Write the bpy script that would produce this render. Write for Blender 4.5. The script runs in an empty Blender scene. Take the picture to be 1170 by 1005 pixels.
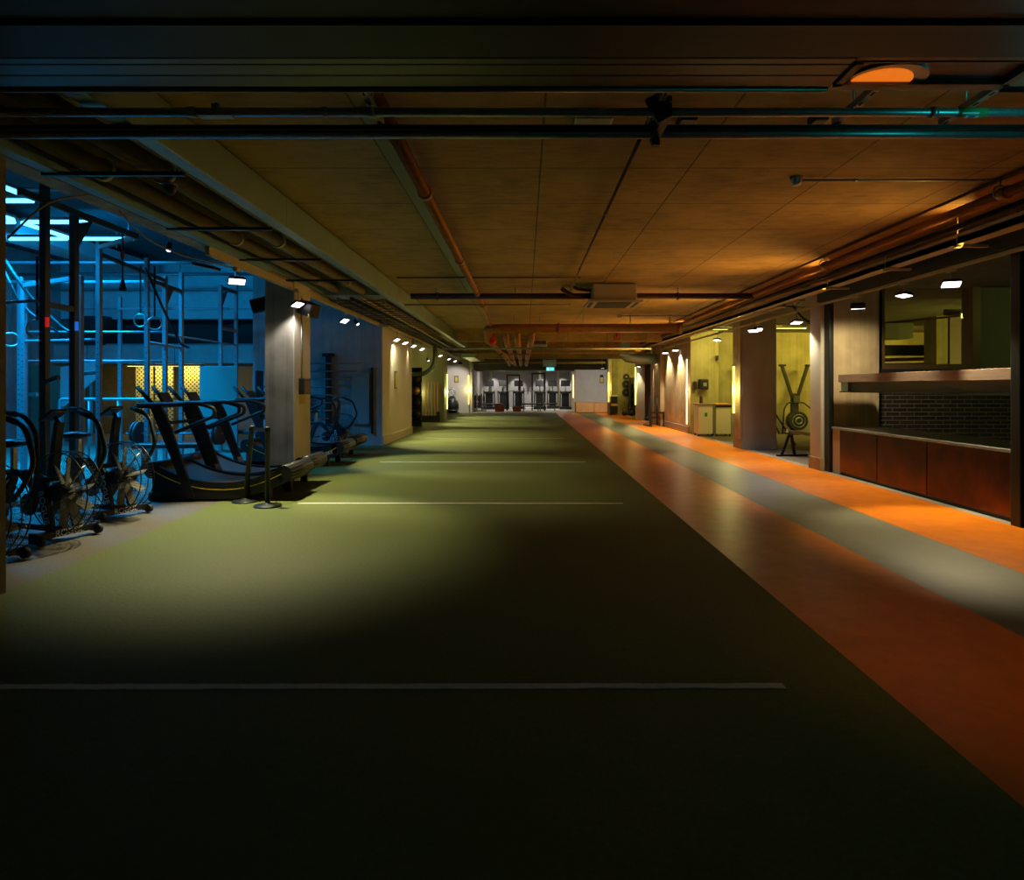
import bpy, bmesh, math, random
from mathutils import Vector, Matrix
random.seed(7)
PI = math.pi
SC = bpy.context.scene
COL = SC.collection

# ---------------------------------------------------------------- camera, world, exposure
CAM_H = 1.5; F = 720.0; VX, VY = 600.0, 442.0
cd = bpy.data.cameras.new('camera'); cam = bpy.data.objects.new('camera', cd); COL.objects.link(cam)
cam.location = (0, 0, CAM_H); cam.rotation_euler = (PI/2, 0, 0)
cd.sensor_fit = 'HORIZONTAL'; cd.sensor_width = 36; cd.lens = F/1170*36
cd.shift_x = -(VX-585)/1170; cd.shift_y = (VY-502.5)/1170
cd.clip_start = .05; cd.clip_end = 200
SC.camera = cam
w = bpy.data.worlds.new('world'); SC.world = w; w.use_nodes = True
w.node_tree.nodes['Background'].inputs[0].default_value = (.10, .42, .42, 1)
w.node_tree.nodes['Background'].inputs[1].default_value = .035
vs = SC.view_settings
vs.view_transform = 'Standard'; vs.look = 'None'; vs.gamma = 1; vs.use_curve_mapping = False; vs.exposure = 0
try:
    SC.cycles.use_denoising = True
    SC.cycles.max_bounces = 6; SC.cycles.diffuse_bounces = 4; SC.cycles.glossy_bounces = 3
    SC.cycles.transparent_max_bounces = 8; SC.cycles.sample_clamp_indirect = 4
except Exception: pass

def at(px, py, D):
    return Vector(((px-VX)*D/F, D, CAM_H-(py-VY)*D/F))

# ---------------------------------------------------------------- materials
MATS = {}
def mat(name, col, rough=.6, metal=0, noise=0, scale=6, bump=0, emit=None, es=0, col2=None, spec=.5, stretch=None, detail=5):
    if name in MATS: return MATS[name]
    m = bpy.data.materials.new(name); m.use_nodes = True; MATS[name] = m
    nt = m.node_tree; N = nt.nodes; L = nt.links; b = N['Principled BSDF']
    b.inputs['Base Color'].default_value = (*col, 1); b.inputs['Roughness'].default_value = rough
    b.inputs['Metallic'].default_value = metal; b.inputs['Specular IOR Level'].default_value = spec
    if noise or bump or col2:
        tc = N.new('ShaderNodeTexCoord'); mp = N.new('ShaderNodeMapping'); L.new(tc.outputs['Object'], mp.inputs[0])
        if stretch: mp.inputs['Scale'].default_value = stretch
        n = N.new('ShaderNodeTexNoise'); n.inputs['Scale'].default_value = scale; n.inputs['Detail'].default_value = detail
        n.inputs['Roughness'].default_value = .65
        L.new(mp.outputs[0], n.inputs['Vector'])
        cr = N.new('ShaderNodeValToRGB'); cr.color_ramp.elements[0].position = .3; cr.color_ramp.elements[1].position = .7
        c2 = col2 or tuple(c*(1-noise) for c in col)
        cr.color_ramp.elements[0].color = (*c2, 1); cr.color_ramp.elements[1].color = (*col, 1)
        L.new(n.outputs['Fac'], cr.inputs[0]); L.new(cr.outputs[0], b.inputs['Base Color'])
        if bump:
            bp = N.new('ShaderNodeBump'); bp.inputs['Strength'].default_value = bump; bp.inputs['Distance'].default_value = .01
            L.new(n.outputs['Fac'], bp.inputs['Height']); L.new(bp.outputs[0], b.inputs['Normal'])
    if emit:
        b.inputs['Emission Color'].default_value = (*emit, 1); b.inputs['Emission Strength'].default_value = es
    return m

def nodes_of(m): return m.node_tree.nodes, m.node_tree.links, m.node_tree.nodes['Principled BSDF']

def brick_mat(name, c1, c2, mortar, bw, rh, ms, axes='XY', rough=.8, offset=0., stain=0.35, bump=.3, shift=(0,0,0)):
    m = bpy.data.materials.new(name); m.use_nodes = True; MATS[name] = m
    N, L, b = nodes_of(m); b.inputs['Roughness'].default_value = rough
    tc = N.new('ShaderNodeTexCoord'); sp = N.new('ShaderNodeSeparateXYZ'); cb = N.new('ShaderNodeCombineXYZ')
    mp = N.new('ShaderNodeMapping'); mp.inputs['Location'].default_value = shift
    L.new(tc.outputs['Object'], mp.inputs[0]); L.new(mp.outputs[0], sp.inputs[0])
    L.new(sp.outputs[axes[0]], cb.inputs[0]); L.new(sp.outputs[axes[1]], cb.inputs[1])
    br = N.new('ShaderNodeTexBrick'); L.new(cb.outputs[0], br.inputs['Vector'])
    br.offset = offset; br.inputs['Scale'].default_value = 1; br.inputs['Brick Width'].default_value = bw
    br.inputs['Row Height'].default_value = rh; br.inputs['Mortar Size'].default_value = ms
    br.inputs['Color1'].default_value = (*c1, 1); br.inputs['Color2'].default_value = (*c2, 1); br.inputs['Mortar'].default_value = (*mortar, 1)
    n = N.new('ShaderNodeTexNoise'); n.inputs['Scale'].default_value = 1.6; n.inputs['Detail'].default_value = 8; n.inputs['Roughness'].default_value = .7
    L.new(tc.outputs['Object'], n.inputs['Vector'])
    n2 = N.new('ShaderNodeTexNoise'); n2.inputs['Scale'].default_value = 14; n2.inputs['Detail'].default_value = 4
    mp2 = N.new('ShaderNodeMapping'); mp2.inputs['Scale'].default_value = (.25, 1, 1); L.new(tc.outputs['Object'], mp2.inputs[0]); L.new(mp2.outputs[0], n2.inputs['Vector'])
    cr = N.new('ShaderNodeValToRGB'); cr.color_ramp.elements[0].position = .36; cr.color_ramp.elements[1].position = .56
    g = 1-stain; cr.color_ramp.elements[0].color = (g, g, g, 1); cr.color_ramp.elements[1].color = (1, 1, 1, 1)
    ad = N.new('ShaderNodeMath'); ad.operation = 'MULTIPLY_ADD'; ad.inputs[1].default_value = .35; L.new(n2.outputs['Fac'], ad.inputs[0]); 
    mu = N.new('ShaderNodeMath'); mu.operation = 'MULTIPLY'; mu.inputs[1].default_value = .65; L.new(n.outputs['Fac'], mu.inputs[0]); L.new(mu.outputs[0], ad.inputs[2])
    L.new(ad.outputs[0], cr.inputs[0])
    mx = N.new('ShaderNodeMix'); mx.data_type = 'RGBA'; mx.blend_type = 'MULTIPLY'; mx.inputs['Factor'].default_value = 1
    L.new(br.outputs['Color'], mx.inputs['A']); L.new(cr.outputs[0], mx.inputs['B']); L.new(mx.outputs['Result'], b.inputs['Base Color'])
    bp = N.new('ShaderNodeBump'); bp.inputs['Strength'].default_value = bump; bp.inputs['Distance'].default_value = .01; bp.invert = True
    L.new(br.outputs['Fac'], bp.inputs['Height']); L.new(bp.outputs[0], b.inputs['Normal'])
    return m

def board_mat(name, c1, c2, width=.1, rough=.85):
    """board-marked concrete: vertical strips of slightly different tone with run marks"""
    m = bpy.data.materials.new(name); m.use_nodes = True; MATS[name] = m
    N, L, b = nodes_of(m); b.inputs['Roughness'].default_value = rough
    tc = N.new('ShaderNodeTexCoord')
    mp = N.new('ShaderNodeMapping'); mp.inputs['Scale'].default_value = (1/width, 1/width, .12); L.new(tc.outputs['Object'], mp.inputs[0])
    n = N.new('ShaderNodeTexNoise'); n.inputs['Scale'].default_value = 1; n.inputs['Detail'].default_value = 6; n.inputs['Roughness'].default_value = .75
    L.new(mp.outputs[0], n.inputs['Vector'])
    n2 = N.new('ShaderNodeTexNoise'); n2.inputs['Scale'].default_value = 2.2; n2.inputs['Detail'].default_value = 8; L.new(tc.outputs['Object'], n2.inputs['Vector'])
    av = N.new('ShaderNodeMath'); av.operation = 'ADD'; L.new(n.outputs['Fac'], av.inputs[0]); L.new(n2.outputs['Fac'], av.inputs[1])
    hf = N.new('ShaderNodeMath'); hf.operation = 'MULTIPLY'; hf.inputs[1].default_value = .5; L.new(av.outputs[0], hf.inputs[0])
    cr = N.new('ShaderNodeValToRGB'); cr.color_ramp.elements[0].position = .36; cr.color_ramp.elements[1].position = .6
    cr.color_ramp.elements[0].color = (*c2, 1); cr.color_ramp.elements[1].color = (*c1, 1)
    L.new(hf.outputs[0], cr.inputs[0]); L.new(cr.outputs[0], b.inputs['Base Color'])
    bp = N.new('ShaderNodeBump'); bp.inputs['Strength'].default_value = .5; bp.inputs['Distance'].default_value = .01
    L.new(hf.outputs[0], bp.inputs['Height']); L.new(bp.outputs[0], b.inputs['Normal'])
    return m

def perf_mat(name, c, hole, pitch):
    m = bpy.data.materials.new(name); m.use_nodes = True; MATS[name] = m
    N, L, b = nodes_of(m); b.inputs['Roughness'].default_value = .5
    tc = N.new('ShaderNodeTexCoord'); sp = N.new('ShaderNodeSeparateXYZ'); L.new(tc.outputs['Object'], sp.inputs[0])
    outs = []
    for ax in 'XZ':
        a = N.new('ShaderNodeMath'); a.operation = 'MULTIPLY'; a.inputs[1].default_value = 2*PI/pitch; L.new(sp.outputs[ax], a.inputs[0])
        s = N.new('ShaderNodeMath'); s.operation = 'SINE'; L.new(a.outputs[0], s.inputs[0]); outs.append(s)
    p = N.new('ShaderNodeMath'); p.operation = 'MULTIPLY'; L.new(outs[0].outputs[0], p.inputs[0]); L.new(outs[1].outputs[0], p.inputs[1])
    g = N.new('ShaderNodeMath'); g.operation = 'GREATER_THAN'; g.inputs[1].default_value = .25; L.new(p.outputs[0], g.inputs[0])
    mx = N.new('ShaderNodeMix'); mx.data_type = 'RGBA'; L.new(g.outputs[0], mx.inputs['Factor'])
    mx.inputs['A'].default_value = (*c, 1); mx.inputs['B'].default_value = (*hole, 1); L.new(mx.outputs['Result'], b.inputs['Base Color'])
    return m

M_turf = mat('green_turf', (.125, .145, .036), .72, noise=.28, scale=40, bump=.35, spec=.25)
M_orange = mat('orange_rubber', (.68, .185, .008), .36, noise=.25, scale=5, bump=.12, spec=.15)
M_lane = mat('grey_rubber_lane', (.15, .15, .10), .42, noise=.2, scale=5, bump=.1, spec=.35)
M_floor = mat('speckled_grey_rubber', (.15, .125, .10), .7, noise=.4, scale=60, bump=.2, spec=.3)
M_strip = mat('concrete_edge', (.25, .24, .21), .8, noise=.3, scale=10)
M_farfloor = mat('pale_floor', (.6, .57, .5), .5, noise=.15, scale=5)
M_line = mat('white_paint', (.62, .60, .55), .7, noise=.25, scale=30)
M_ceil = brick_mat('ochre_concrete_ceiling', (.40, .27, .09), (.37, .25, .085), (.13, .09, .04), 1.36, 1.12, .009, 'XY', shift=(-.14, -5.76+5.6, 0), stain=.42)
M_ceilgrey = mat('grey_concrete_ceiling', (.22, .21, .17), .85, noise=.35, scale=2)
M_conc = board_mat('board_marked_concrete', (.36, .33, .27), (.16, .145, .115))
M_concwarm = board_mat('warm_board_concrete', (.46, .37, .22), (.27, .20, .12))
M_conclight = mat('pale_painted_concrete', (.50, .47, .38), .75, noise=.12, scale=2, bump=.1)
M_mauve = mat('mauve_grey_paint', (.26, .21, .20), .7, noise=.1, scale=2)
M_olive = mat('olive_grey_paint', (.20, .22, .15), .6, noise=.12, scale=2)
M_bluewall = board_mat('hall_concrete', (.34, .36, .36), (.2, .22, .23), .12)
M_hall = mat('hall_panel', (.40, .42, .44), .6, noise=.12, scale=1.2)
M_hallseam = brick_mat('hall_cladding', (.62, .64, .66), (.55, .57, .6), (.16, .17, .18), 2.6, .55, .012, 'XZ', rough=.55, stain=.2)
M_dark = mat('dark_recess', (.03, .03, .032), .8)
M_darkceil = mat('hall_dark_ceiling', (.06, .065, .07), .8, noise=.3, scale=2)
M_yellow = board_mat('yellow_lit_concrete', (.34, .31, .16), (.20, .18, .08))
M_endwall = mat('end_wall_plaster', (.20, .19, .18), .8, noise=.12, scale=2)
M_skirt = mat('skirting_paint', (.24, .22, .22), .5)
M_greywall = mat('grey_plaster', (.42, .39, .35), .8, noise=.12, scale=2)
M_black = mat('black_powder_coat', (.016, .016, .017), .42, spec=.35)
M_blacksteel = mat('black_steel', (.025, .028, .03), .4, metal=.5)
M_rubber = mat('black_rubber', (.014, .014, .015), .65)
M_plastic = mat('dark_plastic', (.03, .03, .033), .35)
M_galv = mat('galvanised_steel', (.38, .42, .43), .38, metal=.75, noise=.3, scale=9)
M_steel = mat('rig_steel', (.18, .20, .23), .45, metal=.3, noise=.15, scale=8)
M_rigdark = mat('rig_dark_steel', (.07, .075, .075), .45, metal=.3, noise=.2, scale=8)
M_duct = mat('duct_sheet_metal', (.27, .40, .37), .45, metal=.5, noise=.14, scale=2)
M_copper = mat('copper_pipe', (.34, .125, .02), .5, metal=.2, noise=.4, scale=7)
M_redpaint = mat('red_paint', (.5, .02, .01), .4)
M_lag = mat('ochre_lagging', (.28, .20, .07), .6, noise=.3, scale=6)
M_brown = mat('brown_pipe', (.09, .03, .018), .5, noise=.3, scale=6)
M_trunk = mat('beige_trunking', (.46, .40, .24), .5, noise=.15, scale=5)
M_shut = mat('shutter_metal', (.13, .135, .115), .38, metal=.6, noise=.2, scale=3, stretch=(.2, 3, 3))
M_blackbeam = mat('shutter_casing', (.010, .022, .022), .5, metal=.3)
M_jamb = mat('jamb_render', (.24, .19, .12), .85, noise=.4, scale=12, bump=.2)
M_wood = mat('ledge_timber', (.36, .26, .2), .6, noise=.35, scale=5, stretch=(6, .6, 6))
M_ply = mat('birch_plywood', (.62, .36, .2), .55, noise=.2, scale=4)
M_rust = mat('patinated_steel', (.17, .045, .02), .26, metal=.7, col2=(.035, .018, .012), scale=3, spec=.5)
M_bronze = mat('bronze_frame', (.12, .075, .04), .45, metal=.4)
M_white = mat('white_laminate', (.7, .67, .55), .4)
M_yellab = mat('yellow_notice', (.42, .35, .05), .7)
M_silver = mat('silver_blade', (.42, .38, .30), .45, metal=.3, noise=.2, scale=8)
M_brick = brick_mat('black_glazed_brick', (.018, .018, .018), (.03, .028, .026), (.13, .11, .08), .26, .075, .008, 'XZ', rough=.3, offset=.5, stain=.2, bump=.5)
M_perf = perf_mat('perforated_panel', (.62, .55, .25), (.06, .05, .02), .13)
M_teal = mat('teal_panel', (.16, .30, .33), .5)
M_whiteboard = mat('pale_board', (.12, .15, .14), .35)
M_belt = mat('slat_belt', (.08, .078, .07), .55)
M_stripe = mat('yellow_stripe', (.7, .5, .02), .5)
M_letter = mat('white_lettering', (.85, .85, .82), .5)
M_olab = mat('orange_label', (.7, .25, .05), .5)
M_ac = mat('ac_white_plastic', (.32, .27, .22), .5)
M_green = mat('green_sticker', (.03, .25, .08), .5)
M_bluelab = mat('blue_label', (.03, .15, .4), .5)
M_brass = mat('brass_disc', (.6, .4, .1), .35, metal=.6)
M_redcase = mat('dark_red_plastic', (.14, .02, .02), .4)
E_flood = mat('floodlight_diffuser', (.9, .85, .85), .5, emit=(1, .86, .9), es=5)
E_bulb = mat('spot_lens', (.9, .9, 1), .5, emit=(.75, .8, 1), es=5)
E_tube = mat('blue_white_tube', (.6, .8, 1), .5, emit=(.12, .60, 1), es=3.2)
E_lime = mat('lime_white_tube', (.9, .9, .5), .5, emit=(1, .80, .16), es=2.4)
E_warm = mat('warm_tube', (.9, .8, .5), .5, emit=(1, .7, .3), es=2.2)
E_amber = mat('amber_lamp', (.9, .4, .1), .5, emit=(1, .20, .01), es=.75)
E_exit = mat('exit_green', (.1, .6, .6), .5, emit=(.10, .75, .75), es=.9)
E_exitw = mat('exit_white', (.8, .95, .95), .5, emit=(.7, 1, 1), es=1.2)
E_rled = mat('red_led', (.5, 0, 0), .5, emit=(1, .02, .02), es=.4)
E_bled = mat('blue_led', (0, .1, .6), .5, emit=(.02, .2, 1), es=.6)
E_screen = mat('pale_screen', (.5, .5, .5), .4, emit=(.7, .75, .7), es=.35)

def glass_mat():
    m = bpy.data.materials.new('pane_glass'); m.use_nodes = True
    nt = m.node_tree; N = nt.nodes; L = nt.links
    for n in list(N): N.remove(n)
    o = N.new('ShaderNodeOutputMaterial'); t = N.new('ShaderNodeBsdfTransparent'); g = N.new('ShaderNodeBsdfGlossy')
    t.inputs[0].default_value = (.92, .94, .9, 1); g.inputs['Roughness'].default_value = .03
    mx = N.new('ShaderNodeMixShader'); mx.inputs[0].default_value = .10
    L.new(t.outputs[0], mx.inputs[1]); L.new(g.outputs[0], mx.inputs[2]); L.new(mx.outputs[0], o.inputs[0])
    return m
M_glass = glass_mat()

# ---------------------------------------------------------------- mesh helpers
class MB:
    def __init__(s): s.bm = bmesh.new()
    def box(s, c, size, rot=None, bev=0):
        g = bmesh.ops.create_cube(s.bm, size=1); vs_ = g['verts']
        for v in vs_: v.co = Vector((v.co.x*size[0], v.co.y*size[1], v.co.z*size[2]))
        if bev:
            es = list({e for v in vs_ for e in v.link_edges})
            r = bmesh.ops.bevel(s.bm, geom=es, offset=min(bev, min(size)*.45), segments=2, affect='EDGES', profile=.5)
            vs_ = list({v for f in r['faces'] for v in f.verts} | {v for v in vs_ if v.is_valid})
        R = rot.to_matrix() if hasattr(rot, 'to_matrix') else rot
        for v in vs_:
            if R is not None: v.co = R @ v.co
            v.co += Vector(c)
        return s
    def b2(s, lo, hi, bev=0):
        lo = Vector(lo); hi = Vector(hi)
        return s.box((lo+hi)/2, [abs(a) for a in (hi-lo)], None, bev)
    def tube(s, pts, r, n=10, smooth=True, cap=True):
        pts = [Vector(p) for p in pts]; rs = r if isinstance(r, (list, tuple)) else [r]*len(pts)
        rings = []; up = None
        for i, p in enumerate(pts):
            if i == 0: d = pts[1]-p
            elif i == len(pts)-1: d = p-pts[-2]
            else: d = (pts[i+1]-p).normalized()+(p-pts[i-1]).normalized()
            d.normalize()
            if up is None:
                up = Vector((0, 0, 1)) if abs(d.z) < .9 else Vector((1, 0, 0))
            a = d.cross(up)
            if a.length < 1e-4: a = d.cross(Vector((0, 1, 0)))
            a.normalize(); bb = a.cross(d).normalized(); up = bb
            rings.append([s.bm.verts.new(p+(a*math.cos(t*2*PI/n)+bb*math.sin(t*2*PI/n))*rs[i]) for t in range(n)])
        for k in range(len(rings)-1):
            for t in range(n):
                f = s.bm.faces.new((rings[k][t], rings[k][(t+1) % n], rings[k+1][(t+1) % n], rings[k+1][t])); f.smooth = smooth
        if cap:
            s.bm.faces.new(rings[0][::-1]); s.bm.faces.new(rings[-1])
        return s
    def bend(s, pts, r, n=10, rad=.08, seg=5):
        """tube whose corners are rounded"""
        P = [Vector(p) for p in pts]; out = [P[0]]
        for i in range(1, len(P)-1):
            a = P[i-1]-P[i]; b = P[i+1]-P[i]; q = min(rad, a.length*.45, b.length*.45)
            A = P[i]+a.normalized()*q; B = P[i]+b.normalized()*q
            for k in range(seg+1):
                t = k/seg; out.append(A*(1-t)**2+P[i]*2*t*(1-t)+B*t*t)
        out.append(P[-1])
        return s.tube(out, r, n)
    def ring(s, c, R, r, axis='y', n=32, m=6):
        c = Vector(c); vv = []
        for i in range(n):
            a = 2*PI*i/n; row = []
            for j in range(m):
                b = 2*PI*j/m; rr = R+r*math.cos(b); h = r*math.sin(b)
                p = (rr*math.cos(a), h, rr*math.sin(a)) if axis == 'y' else ((h, rr*math.cos(a), rr*math.sin(a)) if axis == 'x' else (rr*math.cos(a), rr*math.sin(a), h))
                row.append(s.bm.verts.new(c+Vector(p)))
            vv.append(row)
        for i in range(n):
            for j in range(m):
                f = s.bm.faces.new((vv[i][j], vv[(i+1) % n][j], vv[(i+1) % n][(j+1) % m], vv[i][(j+1) % m])); f.smooth = True
        return s
    def prism(s, prof, y0, y1, axis='y'):
        """profile in (x,z) extruded along y (or (y,z) along x)"""
        def P(a, b, t): return Vector((a, t, b)) if axis == 'y' else (Vector((t, a, b)) if axis == 'x' else Vector((a, b, t)))
        A = [s.bm.verts.new(P(a, b, y0)) for a, b in prof]; B = [s.bm.verts.new(P(a, b, y1)) for a, b in prof]
        n = len(prof)
        for i in range(n): s.bm.faces.new((A[i], A[(i+1) % n], B[(i+1) % n], B[i]))
        s.bm.faces.new(A[::-1]); s.bm.faces.new(B)
        return s
    def strip(s, prof, y0, y1):
        A = [s.bm.verts.new((a, y0, b)) for a, b in prof]; B = [s.bm.verts.new((a, y1, b)) for a, b in prof]
        for i in range(len(prof)-1): s.bm.faces.new((A[i], A[i+1], B[i+1], B[i]))
        return s
    def lathe(s, prof, c=(0, 0, 0), n=24):
        c = Vector(c); rows = []
        for r, z in prof: rows.append([s.bm.verts.new(c+Vector((max(r, 1e-4)*math.cos(2*PI*k/n), max(r, 1e-4)*math.sin(2*PI*k/n), z))) for k in range(n)])
        for i in range(len(rows)-1):
            for k in range(n):
                f = s.bm.faces.new((rows[i][k], rows[i][(k+1) % n], rows[i+1][(k+1) % n], rows[i+1][k])); f.smooth = True
        s.bm.faces.new(rows[0][::-1]); s.bm.faces.new(rows[-1])
        return s
    def build(s, name, m, parent=None, at=None):
        bmesh.ops.recalc_face_normals(s.bm, faces=s.bm.faces[:])
        me = bpy.data.meshes.new(name)
        if at is not None:
            for v in s.bm.verts: v.co -= Vector(at)
        s.bm.to_mesh(me); s.bm.free(); me.materials.append(m)
        o = bpy.data.objects.new(name, me); COL.objects.link(o)
        if parent is not None: o.parent = parent
        if at is not None: o.location = at
        return o

def tag(o, label, cat, group=None, kind=None):
    if label: o['label'] = label
    if cat: o['category'] = cat
    if group: o['group'] = group
    if kind: o['kind'] = kind
    return o
def struct(o): o['kind'] = 'structure'; return o
def thing(name, label, cat, loc=(0, 0, 0), rz=0, group=None):
    o = bpy.data.objects.new(name, None); COL.objects.link(o); o.empty_display_size = .1
    o.location = loc; o.rotation_euler = (0, 0, rz)
    return tag(o, label, cat, group)
def plabel(o, t): o['label'] = t; return o
def copy_tree(o, parent=None):
    c = o.copy(); COL.objects.link(c); c.parent = parent
    for ch in list(o.children): copy_tree(ch, c)
    return c
def dup(o, label, loc, rz=None, group=None):
    c = copy_tree(o); c.location = loc; c['label'] = label
    if rz is not None: c.rotation_euler = (0, 0, rz)
    if group: c['group'] = group
    return c
def text(name, s, size, m, parent, M, align='CENTER', ext=.002):
    cu = bpy.data.curves.new('txt', 'FONT'); cu.body = s; cu.size = size; cu.align_x = align; cu.align_y = 'CENTER'; cu.extrude = ext
    t = bpy.data.objects.new('txt', cu); COL.objects.link(t)
    dg = bpy.context.evaluated_depsgraph_get(); dg.update()
    me = bpy.data.meshes.new_from_object(t.evaluated_get(dg)); bpy.data.objects.remove(t); me.transform(M); me.name = name
    me.materials.clear(); me.materials.append(m)
    o = bpy.data.objects.new(name, me); COL.objects.link(o); o.parent = parent
    return o
def light(kind, loc, target, energy, color, parent=None, name='lamp_light', size=.1, angle=100, blend=.6, sy=None, spread=None):
    ld = bpy.data.lights.new(name, kind); ld.energy = energy; ld.color = color
    if kind == 'SPOT': ld.spot_size = math.radians(angle); ld.spot_blend = blend; ld.shadow_soft_size = size
    elif kind == 'AREA':
        ld.size = size
        if spread: ld.spread = math.radians(spread)
        if sy: ld.shape = 'RECTANGLE'; ld.size_y = sy
    else: ld.shadow_soft_size = size
    o = bpy.data.objects.new(name, ld); COL.objects.link(o)
    pl = Vector(parent.location) if parent else Vector()
    o.location = Vector(loc)-pl
    if target is not None:
        o.rotation_euler = (Vector(target)-Vector(loc)).to_track_quat('-Z', 'Y').to_euler()
    if parent: o.parent = parent
    return o

CZ = 3.5          # corridor ceiling
LX, RX = -3.75, 5.3   # the two sides of the corridor
YE = 47.0

# ---------------------------------------------------------------- floors
struct(MB().b2((-14, -1, -.2), (14, YE, -.006)).build('floor', M_floor))
def poly(name, pts, z0, z1, m):
    return MB().prism(pts, z0, z1, 'z').build(name, m)
struct(poly('floor', [(-3.55, -1), (1.78, -1), (1.78, 37), (-4.6, 37), (-4.6, 20), (-4.3, 12.3), (-3.98, 8.18), (-3.81, 4.58)], -.006, 0, M_turf))
struct(poly('floor', [(1.78, -1), (2.99, -1), (2.99, 37), (1.78, 37)], -.006, 0.0005, M_orange))
struct(poly('floor', [(2.99, -1), (4.01, -1), (4.01, 37), (2.99, 37)], -.006, 0, M_lane))
struct(poly('floor', [(4.01, -1), (5.28, -1), (5.28, 37), (4.01, 37)], -.006, 0.0005, M_orange))
struct(poly('floor', [(5.28, -1), (5.42, -1), (5.42, 37), (5.28, 37)], -.006, 0.0005, M_strip))
struct(poly('floor', [(-6, 37), (8, 37), (8, YE), (-6, YE)], -.006, 0.003, M_farfloor))
# white start lines painted across the turf
for k, (y, x0, x1) in enumerate([(3.15, -3.3, 1.30), (8.13, -2.93, 1.26), (12.6, -2.9, 1.2), (18.5, -2.9, 1.15)]):
    wl = .052 if k == 0 else .06
    P = []
    n = 60
    for i in range(n+1): P.append((x0+(x1-x0)*i/n, y+wl/2+random.uniform(-.004, .004)+(.012*(i/n) if k == 0 else 0)))
    for i in range(n+1): P.append((x1-(x1-x0)*i/n, y-wl/2+random.uniform(-.004, .004)+(.012*(1-i/n) if k == 0 else 0)))
    struct(poly('trim_%d' % (k+1), P, 0, .003, M_line))

# ---------------------------------------------------------------- ceilings
struct(MB().b2((-3.95, 2.2, CZ), (RX+.15, YE, CZ+.3)).build('ceiling', M_ceil))
struct(MB().b2((RX+.15, 4, 3.3), (14, YE, 3.6)).build('ceiling', M_ceilgrey))
struct(MB().b2((-14, 2.2, 5.3), (-3.95, 20, 5.5)).build('ceiling', M_darkceil))
struct(MB().b2((-9, 20.4, 3.42), (-3.95, YE, 3.6)).build('ceiling', M_ceilgrey))
struct(MB().b2((-3.95, 20.4, 3.1), (-3.75, YE, 3.5)).build('beam', M_conc))
# edge beam over the opening to the tall hall
struct(MB().b2((-3.95, 3.5, 3.16), (-3.75, 16.2, 5.3)).build('wall_hall_edge', M_conc))
# ---------------------------------------------------------------- walls and pillars
struct(MB().b2((-14.2, 1, 0), (-14, 20, 5.5)).build('wall_left', M_bluewall))
struct(MB().b2((-3.98, -1, 0), (-3.86, 4.42, 3.5)).build('wall_light_blocker', M_jamb))  # unseen wall added to keep blue hall light off the near floor
struct(MB().b2((-14, 1.8, 0), (-4.2, 2.0, 5.5)).build('wall_hall_near', M_bluewall))
struct(MB().b2((-14, 19, 3.55), (-7, 19.2, 5.3)).build('wall_hall_back', M_hallseam))
struct(MB().b2((-14, 19.6, 2.2), (-7, 19.8, 3.6)).build('wall_hall_recess', M_dark))
struct(MB().b2((-14, 18.7, 2.2), (-7, 19.4, 2.78)).build('wall_hall_band', M_hallseam))
struct(MB().b2((-13.2, 18.6, 2.75), (-12.65+.2, 19.3, 3.6)).build('trim_20', M_dark))
# left concrete block (blue on its face, green side) and its far stretch
struct(MB().b2((-7.0, 16.2, 0), (-3.69, 20.4, 5.3)).build('wall_left_block', M_bluewall))
struct(MB().b2((-3.69, 16.2, 0), (-3.67, 20.4, 3.3)).build('wall_left_side', M_conclight))
struct(MB().b2((-3.67, 16.2, 0), (-3.645, 20.42, .22)).build('baseboard_left', M_conclight))
struct(MB().b2((-4.17, 10.1, 0), (-3.72, 10.85, 5.2)).build('pillar', M_conc))
tag(bpy.data.objects['pillar'], None, None)
struct(MB().b2((-3.72, 10.1, 0), (-3.70, 10.85, 3.2)).build('trim_5', M_conclight))
struct(MB().b2((-4.5, 27, 0), (-3.6, 27.9, 3.5)).build('pillar', M_olive))
struct(MB().b2((-3.6, 27, 0), (-3.45, 27.9, 3.5)).build('trim_6', M_olive))
struct(MB().b2((-9, 27.9, 0), (-4.5, 28.1, 3.5)).build('wall_left_store', M_olive))
struct(MB().b2((-7.2, 20.4, 0), (-7, 28, 3.5)).build('wall_left_alcove', M_olive))
struct(MB().b2((-5.2, 36.5, 0), (-3.25, 36.8, 3.5)).build('wall_left_far', M_greywall))
struct(MB().b2((-3.4, 36.8, 0), (-3.1, 46, 3.5)).build('wall_left_end', M_greywall))
struct(MB().b2((-8, 28.1, 0), (-7.8, 36.5, 3.5)).build('wall_left_bay', M_greywall))
# right side
struct(MB().b2((5.24, 15.2, 0), (6.06, 15.8, 3.4)).build('pillar', M_mauve))
struct(MB().b2((5.22, 15.18, 0), (6.07, 15.82, .24)).build('baseboard_pillar', M_skirt))
struct(MB().b2((5.20, 15.25, .24), (5.24, 15.78, 3.3)).build('trim_7', M_concwarm))
struct(MB().b2((5.30, 11.3, 0), (5.46, 11.72, 3.4)).build('trim_8', M_conclight))
struct(MB().b2((5.28, 11.28, 0), (5.44, 11.74, .22)).build('baseboard_right', M_concwarm))
struct(MB().b2((5.44, 11.15, 0), (6.26, 11.75, 3.4)).build('pillar', M_concwarm))
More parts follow.
